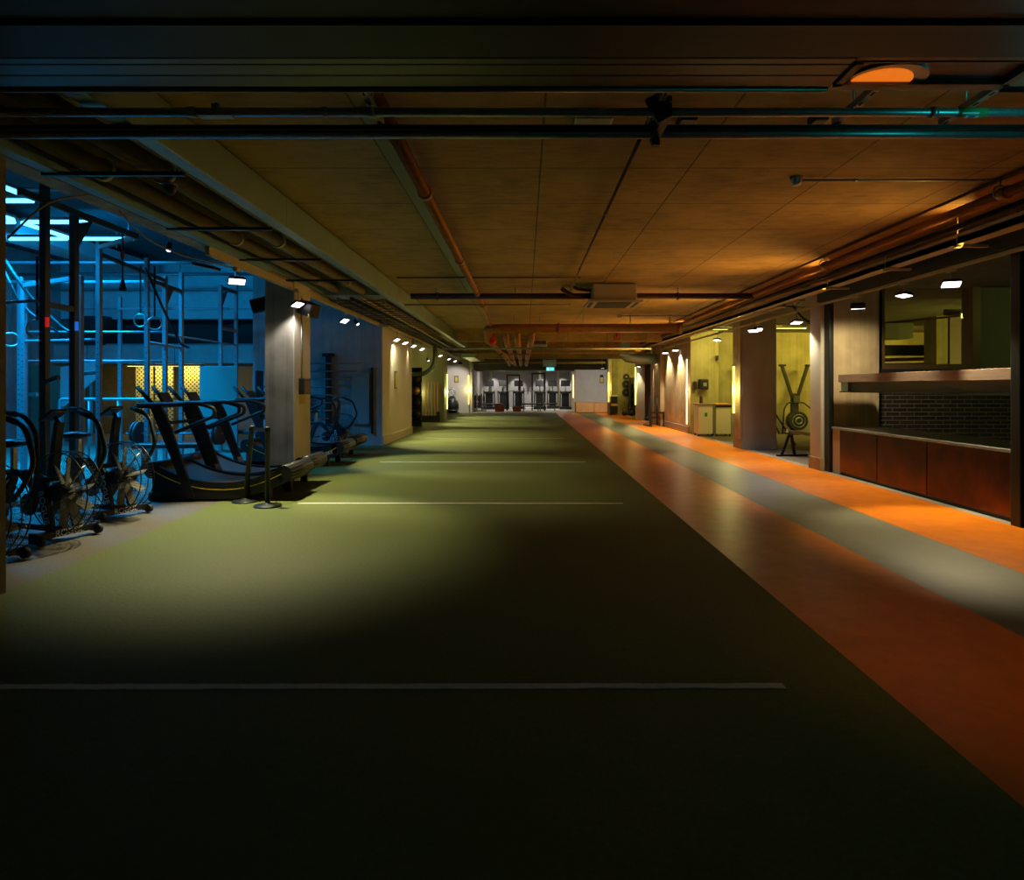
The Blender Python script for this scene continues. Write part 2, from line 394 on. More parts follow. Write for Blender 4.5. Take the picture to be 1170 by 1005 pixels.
# kiosk room: back wall with opening for the mirror stand-in
yk = 11.4
bx = at(1008, 416, yk); tx = at(1108, 326, yk)
WX0, WX1, WZ0, WZ1 = bx.x, tx.x, bx.z, tx.z
struct(MB().b2((6.26, yk, 0), (12, yk+.2, 1.9)).b2((6.26, yk, 1.9), (WX0-.02, yk+.2, 3.4)).b2((WX1+.02, yk, 1.9), (12, yk+.2, 3.4))
       .b2((WX0-.02, yk, WZ1+.02), (WX1+.02, yk+.2, 3.4)).build('wall_kiosk_back', M_olive))
struct(MB().b2((6.0, yk-.03, .5), (9.2, yk+.0, 1.62)).build('wall_kiosk_brick', M_brick))
struct(MB().b2((9.2, yk-.05, .5), (9.5, yk+.0, 1.7)).build('trim_9', M_black))
struct(MB().b2((11.2, 4, 0), (11.4, 11.4, 3.3)).build('wall_kiosk_side', M_olive))
struct(MB().b2((5.40, 3.2, 0), (12, 3.4, 3.4)).build('wall_near_right', M_dark))
# bay behind the kiosk and its yellow walls
struct(MB().b2((5.3, 20.2, 0), (6.12, 20.4, 3.4)).build('wall_bay_front', M_yellow))
struct(MB().b2((6.12, 20.2, 0), (6.2, 20.8, 3.4)).b2((6.2, 20.8, 0), (14, 21, 3.4)).build('wall_bay_back', M_yellow))
struct(MB().b2((6.22, 20.74, 0), (14, 20.8, .4)).build('baseboard_bay', M_skirt))
struct(MB().b2((13.8, 11.6, 0), (14, 21, 3.4)).build('wall_bay_right', M_yellow))
struct(MB().b2((10.72, 15.9, 0), (11.35, 16.6, 3.3)).build('pillar', M_mauve))  # this pillar and the next imitate the mirror's reflected view
struct(MB().b2((10.38, 15.9, 0), (10.66, 16.4, 3.3)).build('pillar', M_yellow))
# long right wall
struct(MB().b2((5.3, 20.4, 0), (5.6, 24.0, 3.4)).b2((5.15, 24.0, 0), (5.6, 25.2, 3.4)).build('wall_right', M_concwarm))
struct(MB().b2((5.27, 20.35, 0), (5.3, 24.0, .22)).build('baseboard_right', M_skirt))
struct(MB().b2((5.1, 25.2, 0), (6.2, 25.6, 3.3)).build('wall_right_face', M_greywall))
struct(MB().b2((5.02, 28.2, 0), (5.35, 28.7, 3.4)).build('pillar', M_conclight))
struct(MB().b2((5.35, 28.4, 0), (6.5, 28.6, 3.4)).build('wall_right_mauve', M_mauve))
struct(MB().b2((4.6, 34.0, 0), (9, 34.2, 3.4)).build('wall_right_yellow', M_yellow))
struct(MB().b2((4.45, 33.7, 0), (4.62, 34.2, 3.4)).build('trim_10', M_conclight))
struct(MB().b2((7.5, 28, 0), (7.7, 34, 3.4)).build('wall_right_store', M_yellow))
struct(MB().b2((3.15, 41, 0), (6.2, 41.2, 3.4)).build('wall_end_grey', M_greywall))
struct(MB().b2((3.05, 40.6, 0), (3.25, 41.2, 3.4)).build('pillar', M_concwarm))
struct(MB().b2((6.2, 34.2, 0), (6.4, 41.2, 3.4)).build('wall_right_end', M_greywall))
struct(MB().b2((-4, 46, 0), (4.5, 46.2, 3.5)).build('wall_end', M_endwall))
struct(MB().b2((3.3, 41.2, 0), (3.5, 46, 3.5)).build('wall_end_right', M_greywall))
# hall room behind the machines lit yellow
struct(MB().b2((-13.9, 21.4, 0), (-7.05, 21.6, 2.6)).build('wall_room_back', M_greywall))
struct(MB().b2((-13.98, 19.4, 2.2), (-7.02, 21.6, 2.4)).build('ceiling', M_ceilgrey))
struct(MB().b2((-13.8, 20.6, 0), (-12.5, 20.75, 2.2)).build('wall_room_screen', M_lag))

# near shutter header
struct(MB().b2((-6, 3.07, 3.1), (7, 3.16, 3.5)).b2((-6, 3.18, 3.1), (7, 3.27, 3.5)).b2((-6, 3.29, 3.1), (1.68, 3.40, 3.5)).b2((2.62, 3.29, 3.1), (7, 3.40, 3.5))
       .b2((-6, 3.07, 3.115), (1.68, 3.42, 3.5)).b2((2.62, 3.07, 3.115), (7, 3.42, 3.5)).build('trim_11', M_shut)) if False else None
def soffit(x0, x1):
    m_ = MB()
    for a, b in ((3.07, 3.125), (3.132, 3.235), (3.242, 3.36)): m_.b2((x0, a, 3.10), (x1, b, 3.5), .004)
    m_.b2((x0, 3.06, 3.108), (x1, 3.37, 3.5))
    m_.bend([(x0, 3.39, 3.10), (x1, 3.39, 3.10)], .016)
    return m_
struct(soffit(-6, 1.62).build('trim_11', M_shut)); struct(soffit(2.56, 7).build('trim_12', M_shut))
struct(MB().b2((1.62, 3.33, 3.10), (2.56, 3.40, 3.5)).b2((1.62, 3.06, 3.10), (2.56, 3.10, 3.5)).b2((1.62, 3.1, 3.17), (2.56, 3.33, 3.5)).build('trim_13', M_shut))
struct(MB().b2((-6, 2.79, 3.10), (7, 3.06, 3.6)).build('beam', M_blackbeam))
struct(MB().b2((-6, 2.2, 3.12), (7, 2.77, 3.6)).build('beam', M_blackbeam))
struct(MB().b2((-4.6, 4.42, 0), (-3.79, 4.6, 3.29)).build('trim_14', M_jamb))
struct(MB().b2((5.28, 6.72, 0), (5.44, 6.86, 3.05), .01).build('trim_15', M_blacksteel))
struct(MB().b2((5.36, 11.1, 0), (5.44, 11.3, 3.3), .01).build('trim_16', M_blacksteel))

# framed opening in the header with a half-round amber lamp
t = thing('recessed_ceiling_lamp', 'amber half-round lamp in a dark framed recess of the ribbed shutter header', 'lamp', (2.09, 3.22, 3.10))
f = MB(); f.b2((-.46, -.115, -.012), (-.42, .115, .03)).b2((.42, -.115, -.012), (.46, .115, .03)).b2((-.46, .09, -.012), (.46, .12, .03)).b2((-.46, -.125, -.005), (.46, -.115, .03))
f.build('frame', M_bronze, t)
MB().b2((-.42, -.115, .02), (.42, .09, .03)).build('back_panel', M_plastic, t)
def half(r, z0, z1, cx, cy, n=20, ry=None):
    ry = ry or r
    return MB().prism([(cx+r*math.cos(PI+PI*k/n), cy+ry*math.sin(PI+PI*k/n)) for k in range(n+1)], z0, z1, 'z')
half(.205, .008, .02, -.2, .088, ry=.17).build('trim_ring', M_galv, t)
half(.155, .002, .012, -.225, .088, ry=.13).build('diffuser', E_amber, t)
light('SPOT', (1.9, 3.25, 3.08), (2.8, 3.5, 0), 38, (1, .42, .08), t, angle=66, size=.1, blend=1)

# ---------------------------------------------------------------- pipes and services overhead
def pipe(name, label, pts, r, m, parts=None, rad=.1, cat='pipe', group=None, joints=(), jm=None, n=12):
    o = MB().bend(pts, r, n, rad).build(name, m)
    tag(o, label, cat, group)
    for (a, b) in joints:
        MB().tube([a, b], r*1.25, n).build('pipe_collar', jm or m, o)
    return o
o = pipe('steel_pipe', 'thick grey steel pipe crossing just beneath the ceiling, lower of the near pair', [(-3.86, 4.06, 3.13), (7.2, 4.06, 3.13)], .031, M_galv)
MB().b2((-3.86, 4.0, 3.135), (7.2, 4.055, 3.165)).build('channel', M_blackbeam, o)
o = pipe('steel_pipe', 'thin grey steel pipe nearest the shutter header, with a green sticker', [(-3.86, 3.74, 3.13), (7, 3.74, 3.13)], .026, M_galv, joints=[((2.40, 3.74, 3.13), (2.44, 3.74, 3.13)), ((-.93, 3.74, 3.13), (-.89, 3.74, 3.13)), ((-2.0, 3.74, 3.13), (-1.95, 3.74, 3.13)), ((-1.2, 3.74, 3.13), (-1.17, 3.74, 3.13))])
st = MB().tube([(2.56, 3.74, 3.13), (2.73, 3.74, 3.13)], .0275, 16).build('sticker', M_green, o); plabel(st, 'green sticker with white and blue marks')
MB().b2((2.61, 3.73, 3.10), (2.625, 3.75, 3.106)).b2((2.67, 3.73, 3.10), (2.685, 3.75, 3.106)).b2((2.58, 3.715, 3.11), (2.68, 3.72, 3.12)).build('sticker_mark', M_letter, st)
MB().b2((2.63, 3.73, 3.10), (2.665, 3.75, 3.106)).build('sticker_mark', M_bluelab, st)
# strut channels fixed to the ceiling carrying the pipes
for x, lab in ((-.92, 'copper'), (.80, 'dark bracketed'), (1.98, 'right-hand'), (2.66, 'rightmost')):
    y0 = 3.45; o = MB().b2((x-.02, y0, 3.17), (x+.02, 4.03, 3.21)).build('strut_channel', M_galv if x != .80 else M_trunk)
    tag(o, {'copper': 'perforated strut channel above the near pipes at the copper pipe', 'dark bracketed': 'perforated strut channel above the black bracket on the near pipes',
            'right-hand': 'strut channel above the near pipes, between black bracket and green sticker', 'rightmost': 'strut channel above the near pipes beside the green sticker'}[lab], 'channel', 'strut channels over the near pipes')
    for q in range(4): MB().b2((x-.006, y0+.12+q*.13, 3.167), (x+.006, y0+.16+q*.13, 3.171)).build('slot', M_dark, o)
    MB().tube([(x, 3.8, 3.21), (x, 3.8, 3.5)], .006, 6).build('rod', M_galv, o)
o = thing('pipe_bracket', 'black angled clamp bracket hanging on the two near pipes', 'bracket', (.76, 3.82, 3.085))
MB().box((.02, -.12, .05), (.09, .03, .16), Matrix.Rotation(-.5, 3, 'Y'), .005).build('clamp', M_black, o)
MB().b2((.05, -.13, -.06+.06), (.10, .28, .12)).b2((.05, .2, -.04), (.1, .24, .1)).build('plate', M_blacksteel, o)
for dx in (.06, .09): MB().box((dx, -.14, .08), (.01, .01, .01)).build('bolt', M_galv, o)
o = thing('pipe_clamp', 'galvanised beam clamp on the near pipe at the left', 'clamp', (-1.82, 3.74, 3.10))
MB().b2((-.11, -.03, .0), (.08, .03, .015)).b2((-.03, -.03, .015), (.01, .03, .07)).build('plate', M_galv, o)
MB().lathe([(.018, 0), (.018, .03)], (-.01, 0, .05), 8).build('bolt', M_bluelab, o)
for x, lab in ((-.0, 'shallow grey box'), (.0, '')):
    pass
o = MB().b2((.36, 4.55, 3.44), (.64, 4.8, 3.5), .01).build('junction_box', M_galv); tag(o, 'flat grey junction box on the ceiling behind the near pipes, left of the bracket', 'box')
o = MB().b2((1.13, 4.55, 3.43), (1.25, 4.75, 3.5), .01).build('junction_box', M_black); tag(o, 'small black ceiling box behind the near pipes right of the bracket', 'box')
o = MB().b2((2.10, 4.55, 3.43), (2.20, 4.7, 3.5), .01).build('junction_box', M_black); tag(o, 'small black ceiling box behind the near pipes below the amber lamp', 'box')

# copper pipe running away
cz = 3.36
pts = [(-.96, 3.4, cz), (-.96, 15.5, cz), (-.97, 18.6, 3.14)]
cp = pipe('copper_pipe', 'long copper pipe running away along the ceiling, left of centre', pts, .055, M_copper,
          joints=[((-.96, y, cz), (-.96, y+.09, cz)) for y in (6.0, 9.2, 12.3, 14.2)])
MB().b2((-1.20, 4.5, 3.475), (-1.02, 14, 3.499)).build('backing_strip', M_olive, cp)
for y in (6.1, 9.3, 12.4): MB().tube([(-.96, y, cz), (-.96, y, 3.5)], .008, 6).build('hanger', M_galv, cp)
# conduit to the AC unit
cp = pipe('dark_conduit', 'thin dark conduit running along the ceiling to the cassette unit', [(.9, 3.5, 3.44), (.9, 10.4, 3.44), (.87, 12.1, 3.33)], .017, M_brown,
          joints=[((.9, 7.0, 3.44), (.9, 7.07, 3.44)), ((.9, 10.3, 3.44), (.9, 10.4, 3.44))])
# smoke detector with conduit
t = thing('smoke_detector', 'grey ceiling detector at the end of a long thin conduit, near right', 'detector', (2.58, 6.0, 3.5))
MB().lathe([(.055, 0), (.055, -.02), (.045, -.06), (.035, -.08), (.0, -.085)]).build('housing', M_galv, t)
MB().tube([(.05, 0, -.03), (1.95, 0, -.03)], .011, 8).build('conduit', M_galv, t)
MB().tube([(.55, 0, -.03), (.58, 0, -.03)], .016, 8).tube([(1.80, 0, -.03), (1.82, 0, -.03)], .016, 8).build('conduit_clip', M_galv, t)
t2 = dup(t, 'small ceiling detector on a thin conduit behind the cassette unit', (2.54, 17.0, 3.45))
# transverse services
o = pipe('brown_pipe', 'dark brown pipe crossing the ceiling in front of the cassette unit', [(-2.3, 12.7, 3.33), (4.6, 12.7, 3.33)], .062, M_brown,
     joints=[((x, 12.7, 3.33), (x+.05, 12.7, 3.33)) for x in (-1.8, 1.7, 3.05)])
for x in (-1.8, -.2, 1.75, 3.08): MB().tube([(x, 12.7, 3.38), (x, 12.7, 3.5)], .01, 6).build('hanger', M_galv, o)
pipe('steel_conduit', 'thin pale conduit crossing below the brown pipe, left of the cassette unit', [(-2.4, 12.5, 3.13), (.9, 12.5, 3.13)], .016, M_lag)
pipe('steel_conduit', 'thin dark conduit hugging the ceiling just before the brown pipe', [(-2.3, 11.3, 3.46), (1.0, 11.3, 3.46)], .014, M_brown)
hd = pipe('copper_header', 'large copper header pipe crossing the whole ceiling beyond the cassette unit', [(-1.05, 18.3, 2.85), (-1.05, 17.6, 3.12), (-.7, 17.4, 3.12), (4.3, 17.4, 3.12)], .125, M_copper, rad=.2,
     joints=[((4.2, 17.4, 3.12), (4.32, 17.4, 3.12)), ((.9, 17.4, 3.12), (.95, 17.4, 3.12))])
for x in (-.3, .4, 1.6, 2.9, 4.0):
    MB().tube([(x, 17.4, 3.2), (x, 17.4, 3.5)], .012, 6).build('hanger', M_galv, hd)
pipe('steel_pipe', 'thin galvanised pipe crossing the ceiling just past the copper header', [(-2.5, 19.0, 2.66), (3.8, 19.0, 2.66)], .03, M_galv)
t = thing('valve_wheel', 'small red valve hanging under the copper header at the right', 'valve', (2.55, 17.5, 2.9))
MB().ring((0, -.05, 0), .09, .014, 'y', 18).tube([(-.09, -.05, 0), (.09, -.05, 0)], .01, 6).build('handwheel', M_redpaint, t)
MB().tube([(0, -.05, 0), (0, .1, .12)], .03, 8).build('stem', M_redpaint, t)
# red valve body on the copper pipe
t = thing('red_valve', 'bright red valve fitting on the copper pipe below the header', 'valve', (-.93, 18.0, 2.8))
MB().lathe([(.05, -.10), (.10, -.07), (.11, 0), (.075, .06), (.075, .28), (.06, .36)], n=14).build('valve_body', M_redpaint, t)
MB().tube([(0, 0, -.1), (.28, 3.5, -.22), (.4, 8, -.35)], .03, 8).build('outlet_pipe', M_copper, t)
# bundle of copper pipes diving away beyond the header
for k, (x, yb, dz) in enumerate([(-1.05, 18.4, 0), (-.54, 17.6, 0), (-.22, 17.6, .0), (.18, 17.6, 0)]):
    xe = [-.80, -.50, -.2, .08][k]
    lab = ['copper pipe of the bundle beyond the header, at its elbow end on the left', 'second copper pipe from the left dropping out of the header', 'third copper pipe from the left dropping out of the header', 'rightmost copper pipe dropping out of the header'][k]
    p = [(x, yb, 3.05), (x, yb+.7, 2.86-dz), (xe, 25, 2.68), (xe-.02, 33, 2.66)]
    o = pipe('copper_branch_pipe', lab, p, .085 if k < 3 else .09, M_copper, rad=.25, group='copper branch pipes beyond the header',
         joints=[((xe+(x-xe)*.35, 22.5, 2.747), (xe+(x-xe)*.32, 22.7, 2.741)), ((xe, 26.0, 2.68), (xe, 26.25, 2.68))], jm=M_brown)
# far cross beams and services
for k, (y, z, h, m_, lab) in enumerate([(22, 3.1, .4, M_ceil, 'first'), (26, 3.0, .5, M_ceil, 'second'), (31, 2.9, .6, M_ceil, 'third')]):
    struct(MB().b2((-2.4, y, z), (5.0, y+.35, 3.5)).build('beam', m_))
struct(MB().b2((-3.6, 38, 2.55), (5.2, 38.4, 3.5)).build('beam', M_darkceil))
for y, z, lab in ((24, 2.82, 'ochre pipe crossing the far ceiling, nearer of two'), (33, 2.78, 'ochre pipe crossing the far ceiling, further of two')):
    pipe('ochre_pipe', lab, [(-2.8, y, z), (4.2, y, z)], .06, M_lag)
o = pipe('white_conduit', 'pale conduit crossing above the far gym entrance', [(-3.0, 38.2, 2.50), (3.0, 38.2, 2.50)], .05, M_galv)
o = MB().b2((.15, 21.2, 2.9), (.75, 21.9, 3.1), .02).build('fan_coil_unit', M_galv); tag(o, 'small metal fan coil unit hung beyond the copper header', 'air unit')
MB().b2((.2, 21.18, 2.94), (.7, 21.2, 3.05)).build('grille', M_dark, o)

# cassette air conditioner
t = thing('ceiling_cassette', 'boxy grey cassette air conditioner hanging in the middle of the ceiling', 'air conditioner', (1.72, 12.45, 3.12))
MB().b2((-.42, -.40, .04), (.42, .45, .36), .02).build('casing', M_ac, t)
g = MB(); g.b2((-.52, -.50, .0), (.52, .55, .04), .012)
g.build('fascia', M_ac, t)
MB().b2((-.33, -.32, -.006), (.33, .38, .002)).build('grille', M_dark, t)
for s_ in (-1, 1): MB().b2((s_*.44-.03, -.35, -.006), (s_*.44+.03, .4, .001)).build('air_slot', M_dark, t)
for s_ in (-1, 1): MB().b2((-.33, .02+s_*.42-.02, -.006), (.33, .02+s_*.42+.02, .001)).build('air_slot', M_dark, t)
for sx in (-.38, .38): MB().tube([(sx, -.3, .36), (sx, -.3, .39)], .01, 6).build('hanger', M_galv, t)
MB().bend([(-.42, .1, .2), (-.75, .1, .2), (-.85, 0, .22), (-1.0, -.1, .3)], .045, 8).bend([(-.42, 0, .28), (-.7, -.1, .3), (-.8, -.1, .36)], .03, 8).build('refrigerant_pipe', M_brown, t)

# left duct
t = thing('sheet_metal_duct', 'long square grey duct running along the left of the ceiling', 'duct', (-2.5, 3.4, 3.17))
MB().b2((-.13, 0, 0), (0, 25.6, .32), .005).build('main_duct', M_duct, t)
for k in range(6):
    y = 3.2+k*4; MB().b2((-.134, y, -.003), (.003, y+.012, .322)).build('duct_flange', M_duct, t)
MB().b2((-1.2, 8.2, .02), (-.13, 8.7, .30)).build('branch_duct', M_duct, t)
MB().b2((-.42, 25.6, -.3), (.15, 33, .0)).build('lower_duct', M_duct, t)
# lagged pipes between duct and edge
for x, z, r, lab, m_ in ((-3.0, 3.28, .08, 'ochre lagged pipe hung close beside the square duct', M_lag), (-3.5, 3.30, .075, 'ochre lagged pipe hung nearest the hall edge beam', M_lag)):
    o = pipe('lagged_pipe', lab, [(x, 3.4, z), (x, 21.8, z)], r, m_, joints=[((x, y, z), (x, y+.05, z)) for y in (5.2, 7.6, 10.5, 14)], jm=M_trunk)
o = pipe('thin_conduit', 'thin conduit between the two ochre lagged pipes on the left', [(-3.22, 3.4, 3.4), (-3.22, 25, 3.4)], .02, M_lag)
o = MB().b2((-3.73, 3.4, 3.16), (-3.62, 9, 3.22)).b2((-3.73, 3.4, 3.22), (-3.70, 16.1, 3.30)).build('cable_tray', M_teal); tag(o, 'blue-grey metal tray lying along the hall edge beam', 'tray')
for k, y in enumerate((4.9, 6.6, 8.2, 9.8)):
    o = thing('trapeze_hanger', 'trapeze hanger under the left ochre pipes, %s from the camera' % ('nearest', 'second', 'third', 'furthest')[k], 'hanger', (-3.2, y, 3.14), group='trapeze hangers on the left')
    MB().b2((-.55, -.02, 0), (.55, .02, .03)).build('bar', M_blacksteel, o)
    for s_ in (-.5, .5): MB().tube([(s_, 0, .03), (s_, 0, .36)], .006, 6).build('rod', M_galv, o)
t = thing('dome_camera', 'small black dome camera between the left ochre pipes', 'camera', (-2.93, 5.2, 3.14))
MB().lathe([(.05, .02), (.05, 0), (.04, -.03), (.02, -.05), (0, -.055)]).build('dome', M_black, t); MB().lathe([(.055, .02), (.055, .04)]).build('base', M_galv, t)
# wire basket tray
t = thing('basket_cable_tray', 'wire mesh basket cable tray over the left side of the corridor', 'cable tray', (-3.12, 11.5, 3.085))
m_ = MB()
for x in (-.45, -.15, .15, .45): m_.tube([(x, 0, 0), (x, 20, 0)], .008, 4)
for k in range(50): m_.tube([(-.45, .1+k*.4, 0), (.45, .1+k*.4, 0)], .009, 4)
m_.build('mesh', M_blacksteel, t)
for k in range(6): MB().tube([(-.45, .5+k*3, 0), (-.45, .5+k*3, .41)], .008, 5).tube([(.45, .5+k*3, 0), (.45, .5+k*3, .41)], .008, 5).build('hanger', M_galv, t)
for k, x in enumerate((-.3, -.05, .12)): MB().bend([(x, 0, .03), (x+.05, 6, .03), (x-.04, 12, .03), (x, 20, .03)], .025+.006*k, 8, 1).build('cable', [M_lag, M_black, M_trunk][k], t)

# right services
pts = [(4.6, 3.8, 3.36), (4.6, 30, 3.34)]
o = pipe('copper_pipe', 'long copper pipe along the right edge of the ceiling', pts, .05, M_copper, joints=[((4.6, y, 3.36), (4.6, y+.09, 3.36)) for y in (6, 9.6, 13, 17)])
for y in (6.1, 9.7, 13.1): MB().ring((4.6, y, 3.38), .07, .008, 'y', 16).tube([(4.6, y, 3.44), (4.6, y, 3.5)], .008, 6).build('hanger', M_galv, o)
pipe('dark_conduit', 'thin dark conduit against the ceiling above the right copper pipe', [(4.5, 3.8, 3.47), (4.5, 30, 3.47)], .016, M_brown)
pipe('dark_conduit', 'black cable pipe between copper pipe and beige trunking on the right', [(4.78, 3.8, 3.27), (4.78, 30, 3.27)], .035, M_black)
o = MB().b2((4.80, 3.8, 3.09), (4.99, 11.4, 3.16)).b2((4.80, 3.8, 3.09), (4.815, 34, 3.2)).b2((4.80, 11.4, 3.09), (4.95, 34, 3.16)).build('metal_trunking', M_trunk); tag(o, 'beige metal cable trunking along the right side of the corridor', 'trunking')
for k, y in enumerate((7.0, 8.4, 10.0, 13.2)):
    o = thing('trapeze_hanger', 'trapeze hanger under the right-hand trunking, %s from the camera' % ('nearest', 'second', 'third', 'furthest')[k], 'hanger', (4.9, y, 3.05), group='trapeze hangers on the right')
    MB().b2((-.12, -.02, 0), (.38, .02, .03)).build('bar', M_trunk, o)
    for s_ in (-.1, .36): MB().tube([(s_, 0, .03), (s_, 0, .44)], .006, 6).build('rod', M_galv, o)
struct(MB().b2((5.14, 3.6, 2.98), (5.30, 11.1, 3.3)).build('beam', M_blackbeam))
struct(MB().b2((5.30, 3.6, 3.0), (5.44, 6.8, 3.5)).build('beam', M_blackbeam))
struct(MB().b2((5.12, 11.8, 3.10), (5.24, 34, 3.35)).build('beam', M_trunk))
o = MB().b2((5.18, 4, 2.93), (5.22, 27, 2.97)).build('lighting_track', M_trunk); tag(o, 'beige lighting track carrying the floodlights on the right', 'lighting track')
o = MB().b2((-3.76, 7.4, 3.05), (-3.71, 16.1, 3.16)).b2((-3.53, 16.4, 3.02), (-3.47, 35, 3.06)).b2((-3.74, 16.0, 3.03), (-3.47, 16.1, 3.08)).b2((-3.51, 16.0, 3.03), (-3.47, 16.4, 3.06)).build('lighting_track', M_trunk); tag(o, 'beige lighting track carrying the floodlights on the left', 'lighting track')
# black cable bundle
o = MB().bend([(4.95, 12.4, 3.15), (5.25, 12.4, 3.12), (5.45, 12.5, 2.9), (5.8, 12.6, 2.72), (6.3, 12.8, 2.75)], .028, 8, .3).bend([(4.9, 12.4, 3.1), (5.6, 12.4, 3.06), (6.2, 12.4, 3.0)], .012, 6, .3).build('cable_bundle', M_black)
tag(o, 'black flexible cable bundle drooping beside the pillar on the right', 'cable')
# elbow ducts
t = thing('elbow_duct', 'pale curved duct elbow above the ball store on the left', 'duct', (-3.95, 24, 2.6))
m_ = MB(); pts = [(-.1+.62*math.cos(a), 0, .62*math.sin(a)) for a in [-PI/2+k*PI/2/8 for k in range(9)]]
m_.tube([(-1.6, 0, -.62)]+pts+[(.52, 0, .5)], .085, 14); m_.build('elbow', M_duct, t)
t = thing('elbow_duct', 'yellowish square duct elbow at the far end of the right-hand trunking', 'duct', (3.95, 24.5, 2.9))
MB().b2((-.25, -.2, -.2), (.1, .3, .58)).build('riser', M_duct, t)
MB().bend([(-.1, 0, 0), (.0, 0, -.25), (.5, 0, -.32), (1.15, 0, -.3)], .2, 14, .3).build('elbow', M_duct, t)

# ---------------------------------------------------------------- lamps
WARM = (1.0, .86, .66)
def flood(label, loc, target, energy, ang=115, color=WARM, top=None, group=None, scale=1.0):
    loc = Vector(loc); d = (Vector(target)-loc).normalized()
    t = thing('floodlight', label, 'lamp', loc, group=group)
    R = d.to_track_quat('-Z', 'X').to_matrix()
    s = scale
    MB().box(R @ Vector((0, 0, .018)), (.13*s, .21*s, .03), R, .006).build('housing', M_blacksteel, t)
    MB().box(R @ Vector((0, 0, -.001)), (.115*s, .19*s, .008), R).build('diffuser', E_flood, t)
    fin = MB()
    for k in range(5): fin.box(R @ Vector(((k-2)*.022*s, 0, .042)), (.004, .17*s, .02), R)
    fin.build('heat_sink', M_blacksteel, t)
    zt = (top or 2.95)-loc.z
    MB().bend([(0, 0, zt), (0, 0, .07), R @ Vector((0, 0, .03))], .009, 6).build('bracket', M_galv, t)
    MB().b2((-.03, -.06, zt-.05), (.03, .06, zt), .005).build('gear_box', M_trunk, t)
    light('SPOT', loc+d*.03, target, energy, color, t, angle=ang, blend=.5, size=.09)
    return t
def bulb(label, loc, target, energy, ang=60, color=(.85, .9, 1), top=3.05, name='spotlight'):
    loc = Vector(loc); d = (Vector(target)-loc).normalized(); t = thing(name, label, 'lamp', loc)
    MB().tube([-d*.02, -d*.14], [.045, .035], 12).build('housing', M_blacksteel, t)
    MB().tube([-d*.022, -d*.005], [.038, .03], 12).build('lens', E_bulb, t)
    MB().tube([-d*.1, (0, 0, top-loc.z)], .008, 6).build('bracket', M_galv, t)
    light('SPOT', loc+d*.02, target, energy, color, t, angle=ang, size=.05)
    return t
LZ = 2.87
GREENISH = (1.0, .93, .52)
flood('first floodlight on the left track, beside the blue hall', (-3.75, 8.2, LZ), (-3.1, 7.1, 0), 760, 76, GREENISH, 3.05)
flood('floodlight on the left track in front of the concrete pillar with the wall box', (-3.6, 9.98, 2.8), (-2.0, 9.5, 0), 420, 74, GREENISH, 3.05)
flood('floodlight on the left track just past the concrete pillar with the wall box', (-3.75, 13.1, LZ), (-1.8, 12.5, 0), 520, 64, GREENISH, 3.05)
bulb('small round spotlight just right of the floodlight past the left pillar', (-3.6, 13.6, LZ-.03), (-1.5, 13.5, 0), 25)
for k, (y, e) in enumerate([(17.2, 280), (18.4, 120), (19.8, 200), (21.4, 170), (26.0, 260), (29, 200), (31.5, 260), (34, 200)]):
    nm = ['large floodlight on the left track over the green-lit wall', 'second of the floodlight group over the green-lit wall', 'third of the floodlight group over the green-lit wall', 'flat floodlight in front of the curved duct elbow', 'floodlight on the left track over the radiator pillar', 'first floodlight past the radiator pillar', 'second floodlight past the radiator pillar', 'furthest floodlight on the left track'][k]
    flood(nm, (-3.5, y, 2.78), (-1.9, y-.5, 0) if k < 7 else (-4.1, 36.5, 1.2), e*2.2 if k < 7 else 330, 66, GREENISH if k < 7 else (1, .93, .85), 3.05)
bulb('small bright spotlight under the curved duct elbow on the left', (-3.9, 25.5, 2.55), (-2, 25, 0), 20, top=3.12)
# wall grazers
light('SPOT', (-3.5, 17.3, 2.72), (-3.68, 18.4, 1.2), 110, GREENISH, bpy.data.objects['floodlight.003'], angle=110, size=.05)
light('SPOT', (-3.62, 19.7, 2.72), (-3.68, 19.5, .5), 50, GREENISH, bpy.data.objects['floodlight.005'], angle=60, size=.05)
light('SPOT', (-3.60, 9.9, 2.7), (-3.72, 10.5, 1.3), 36, (1, .95, .9), bpy.data.objects['floodlight.001'], angle=100, size=.05)
light('SPOT', (-3.75, 8.25, 2.8), (-4.0, 10.1, .9), 26, (1, .9, .7), bpy.data.objects['floodlight'], angle=80, size=.05)
# right
R2 = 2.75; ORW = (1.0, .82, .48)
fr = []
fr.append(flood('nearest floodlight on the right track, in front of the kiosk mirror stand-in', (5.2, 7.69, R2), (4.75, 6.5, 0), 500, 66, ORW))
fr.append(flood('floodlight on the right track shining in front of the kiosk mirror stand-in, second from the camera', (5.2, 8.65, R2), (4.6, 8.6, 0), 260, 74, ORW))
fr.append(flood('floodlight on the right track in front of the board-marked concrete pillar', (5.2, 9.85, R2), (5.8, 11.2, .7), 170, 110, ORW))
fr.append(flood('tilted floodlight hanging in the yellow bay beyond the board-marked pillar', (5.17, 12.0, 2.72), (5.34, 11.45, .9), 230, 90, (1, .88, .6), 3.12))
fr.append(flood('left floodlight of the pair on the mauve pillar', (5.1, 14.1, R2), (4.5, 13.4, 0), 330, 66, ORW))
fr.append(flood('right floodlight of the pair on the mauve pillar', (5.28, 14.3, R2+.05), (5.1, 13.2, 0), 90, 100, (.9, .85, 1)))
fr.append(flood('floodlight on the right track over the white bins', (5.15, 16.9, R2), (4.5, 16.6, 0), 340, 70, ORW))
fr.append(flood('floodlight at the near end of the long right wall', (5.15, 21.6, R2), (5.15, 21.0, 0), 520, 100, ORW))
fr.append(flood('middle floodlight on the long right wall', (5.18, 23.3, R2), (5.15, 22.7, 0), 420, 100, ORW))
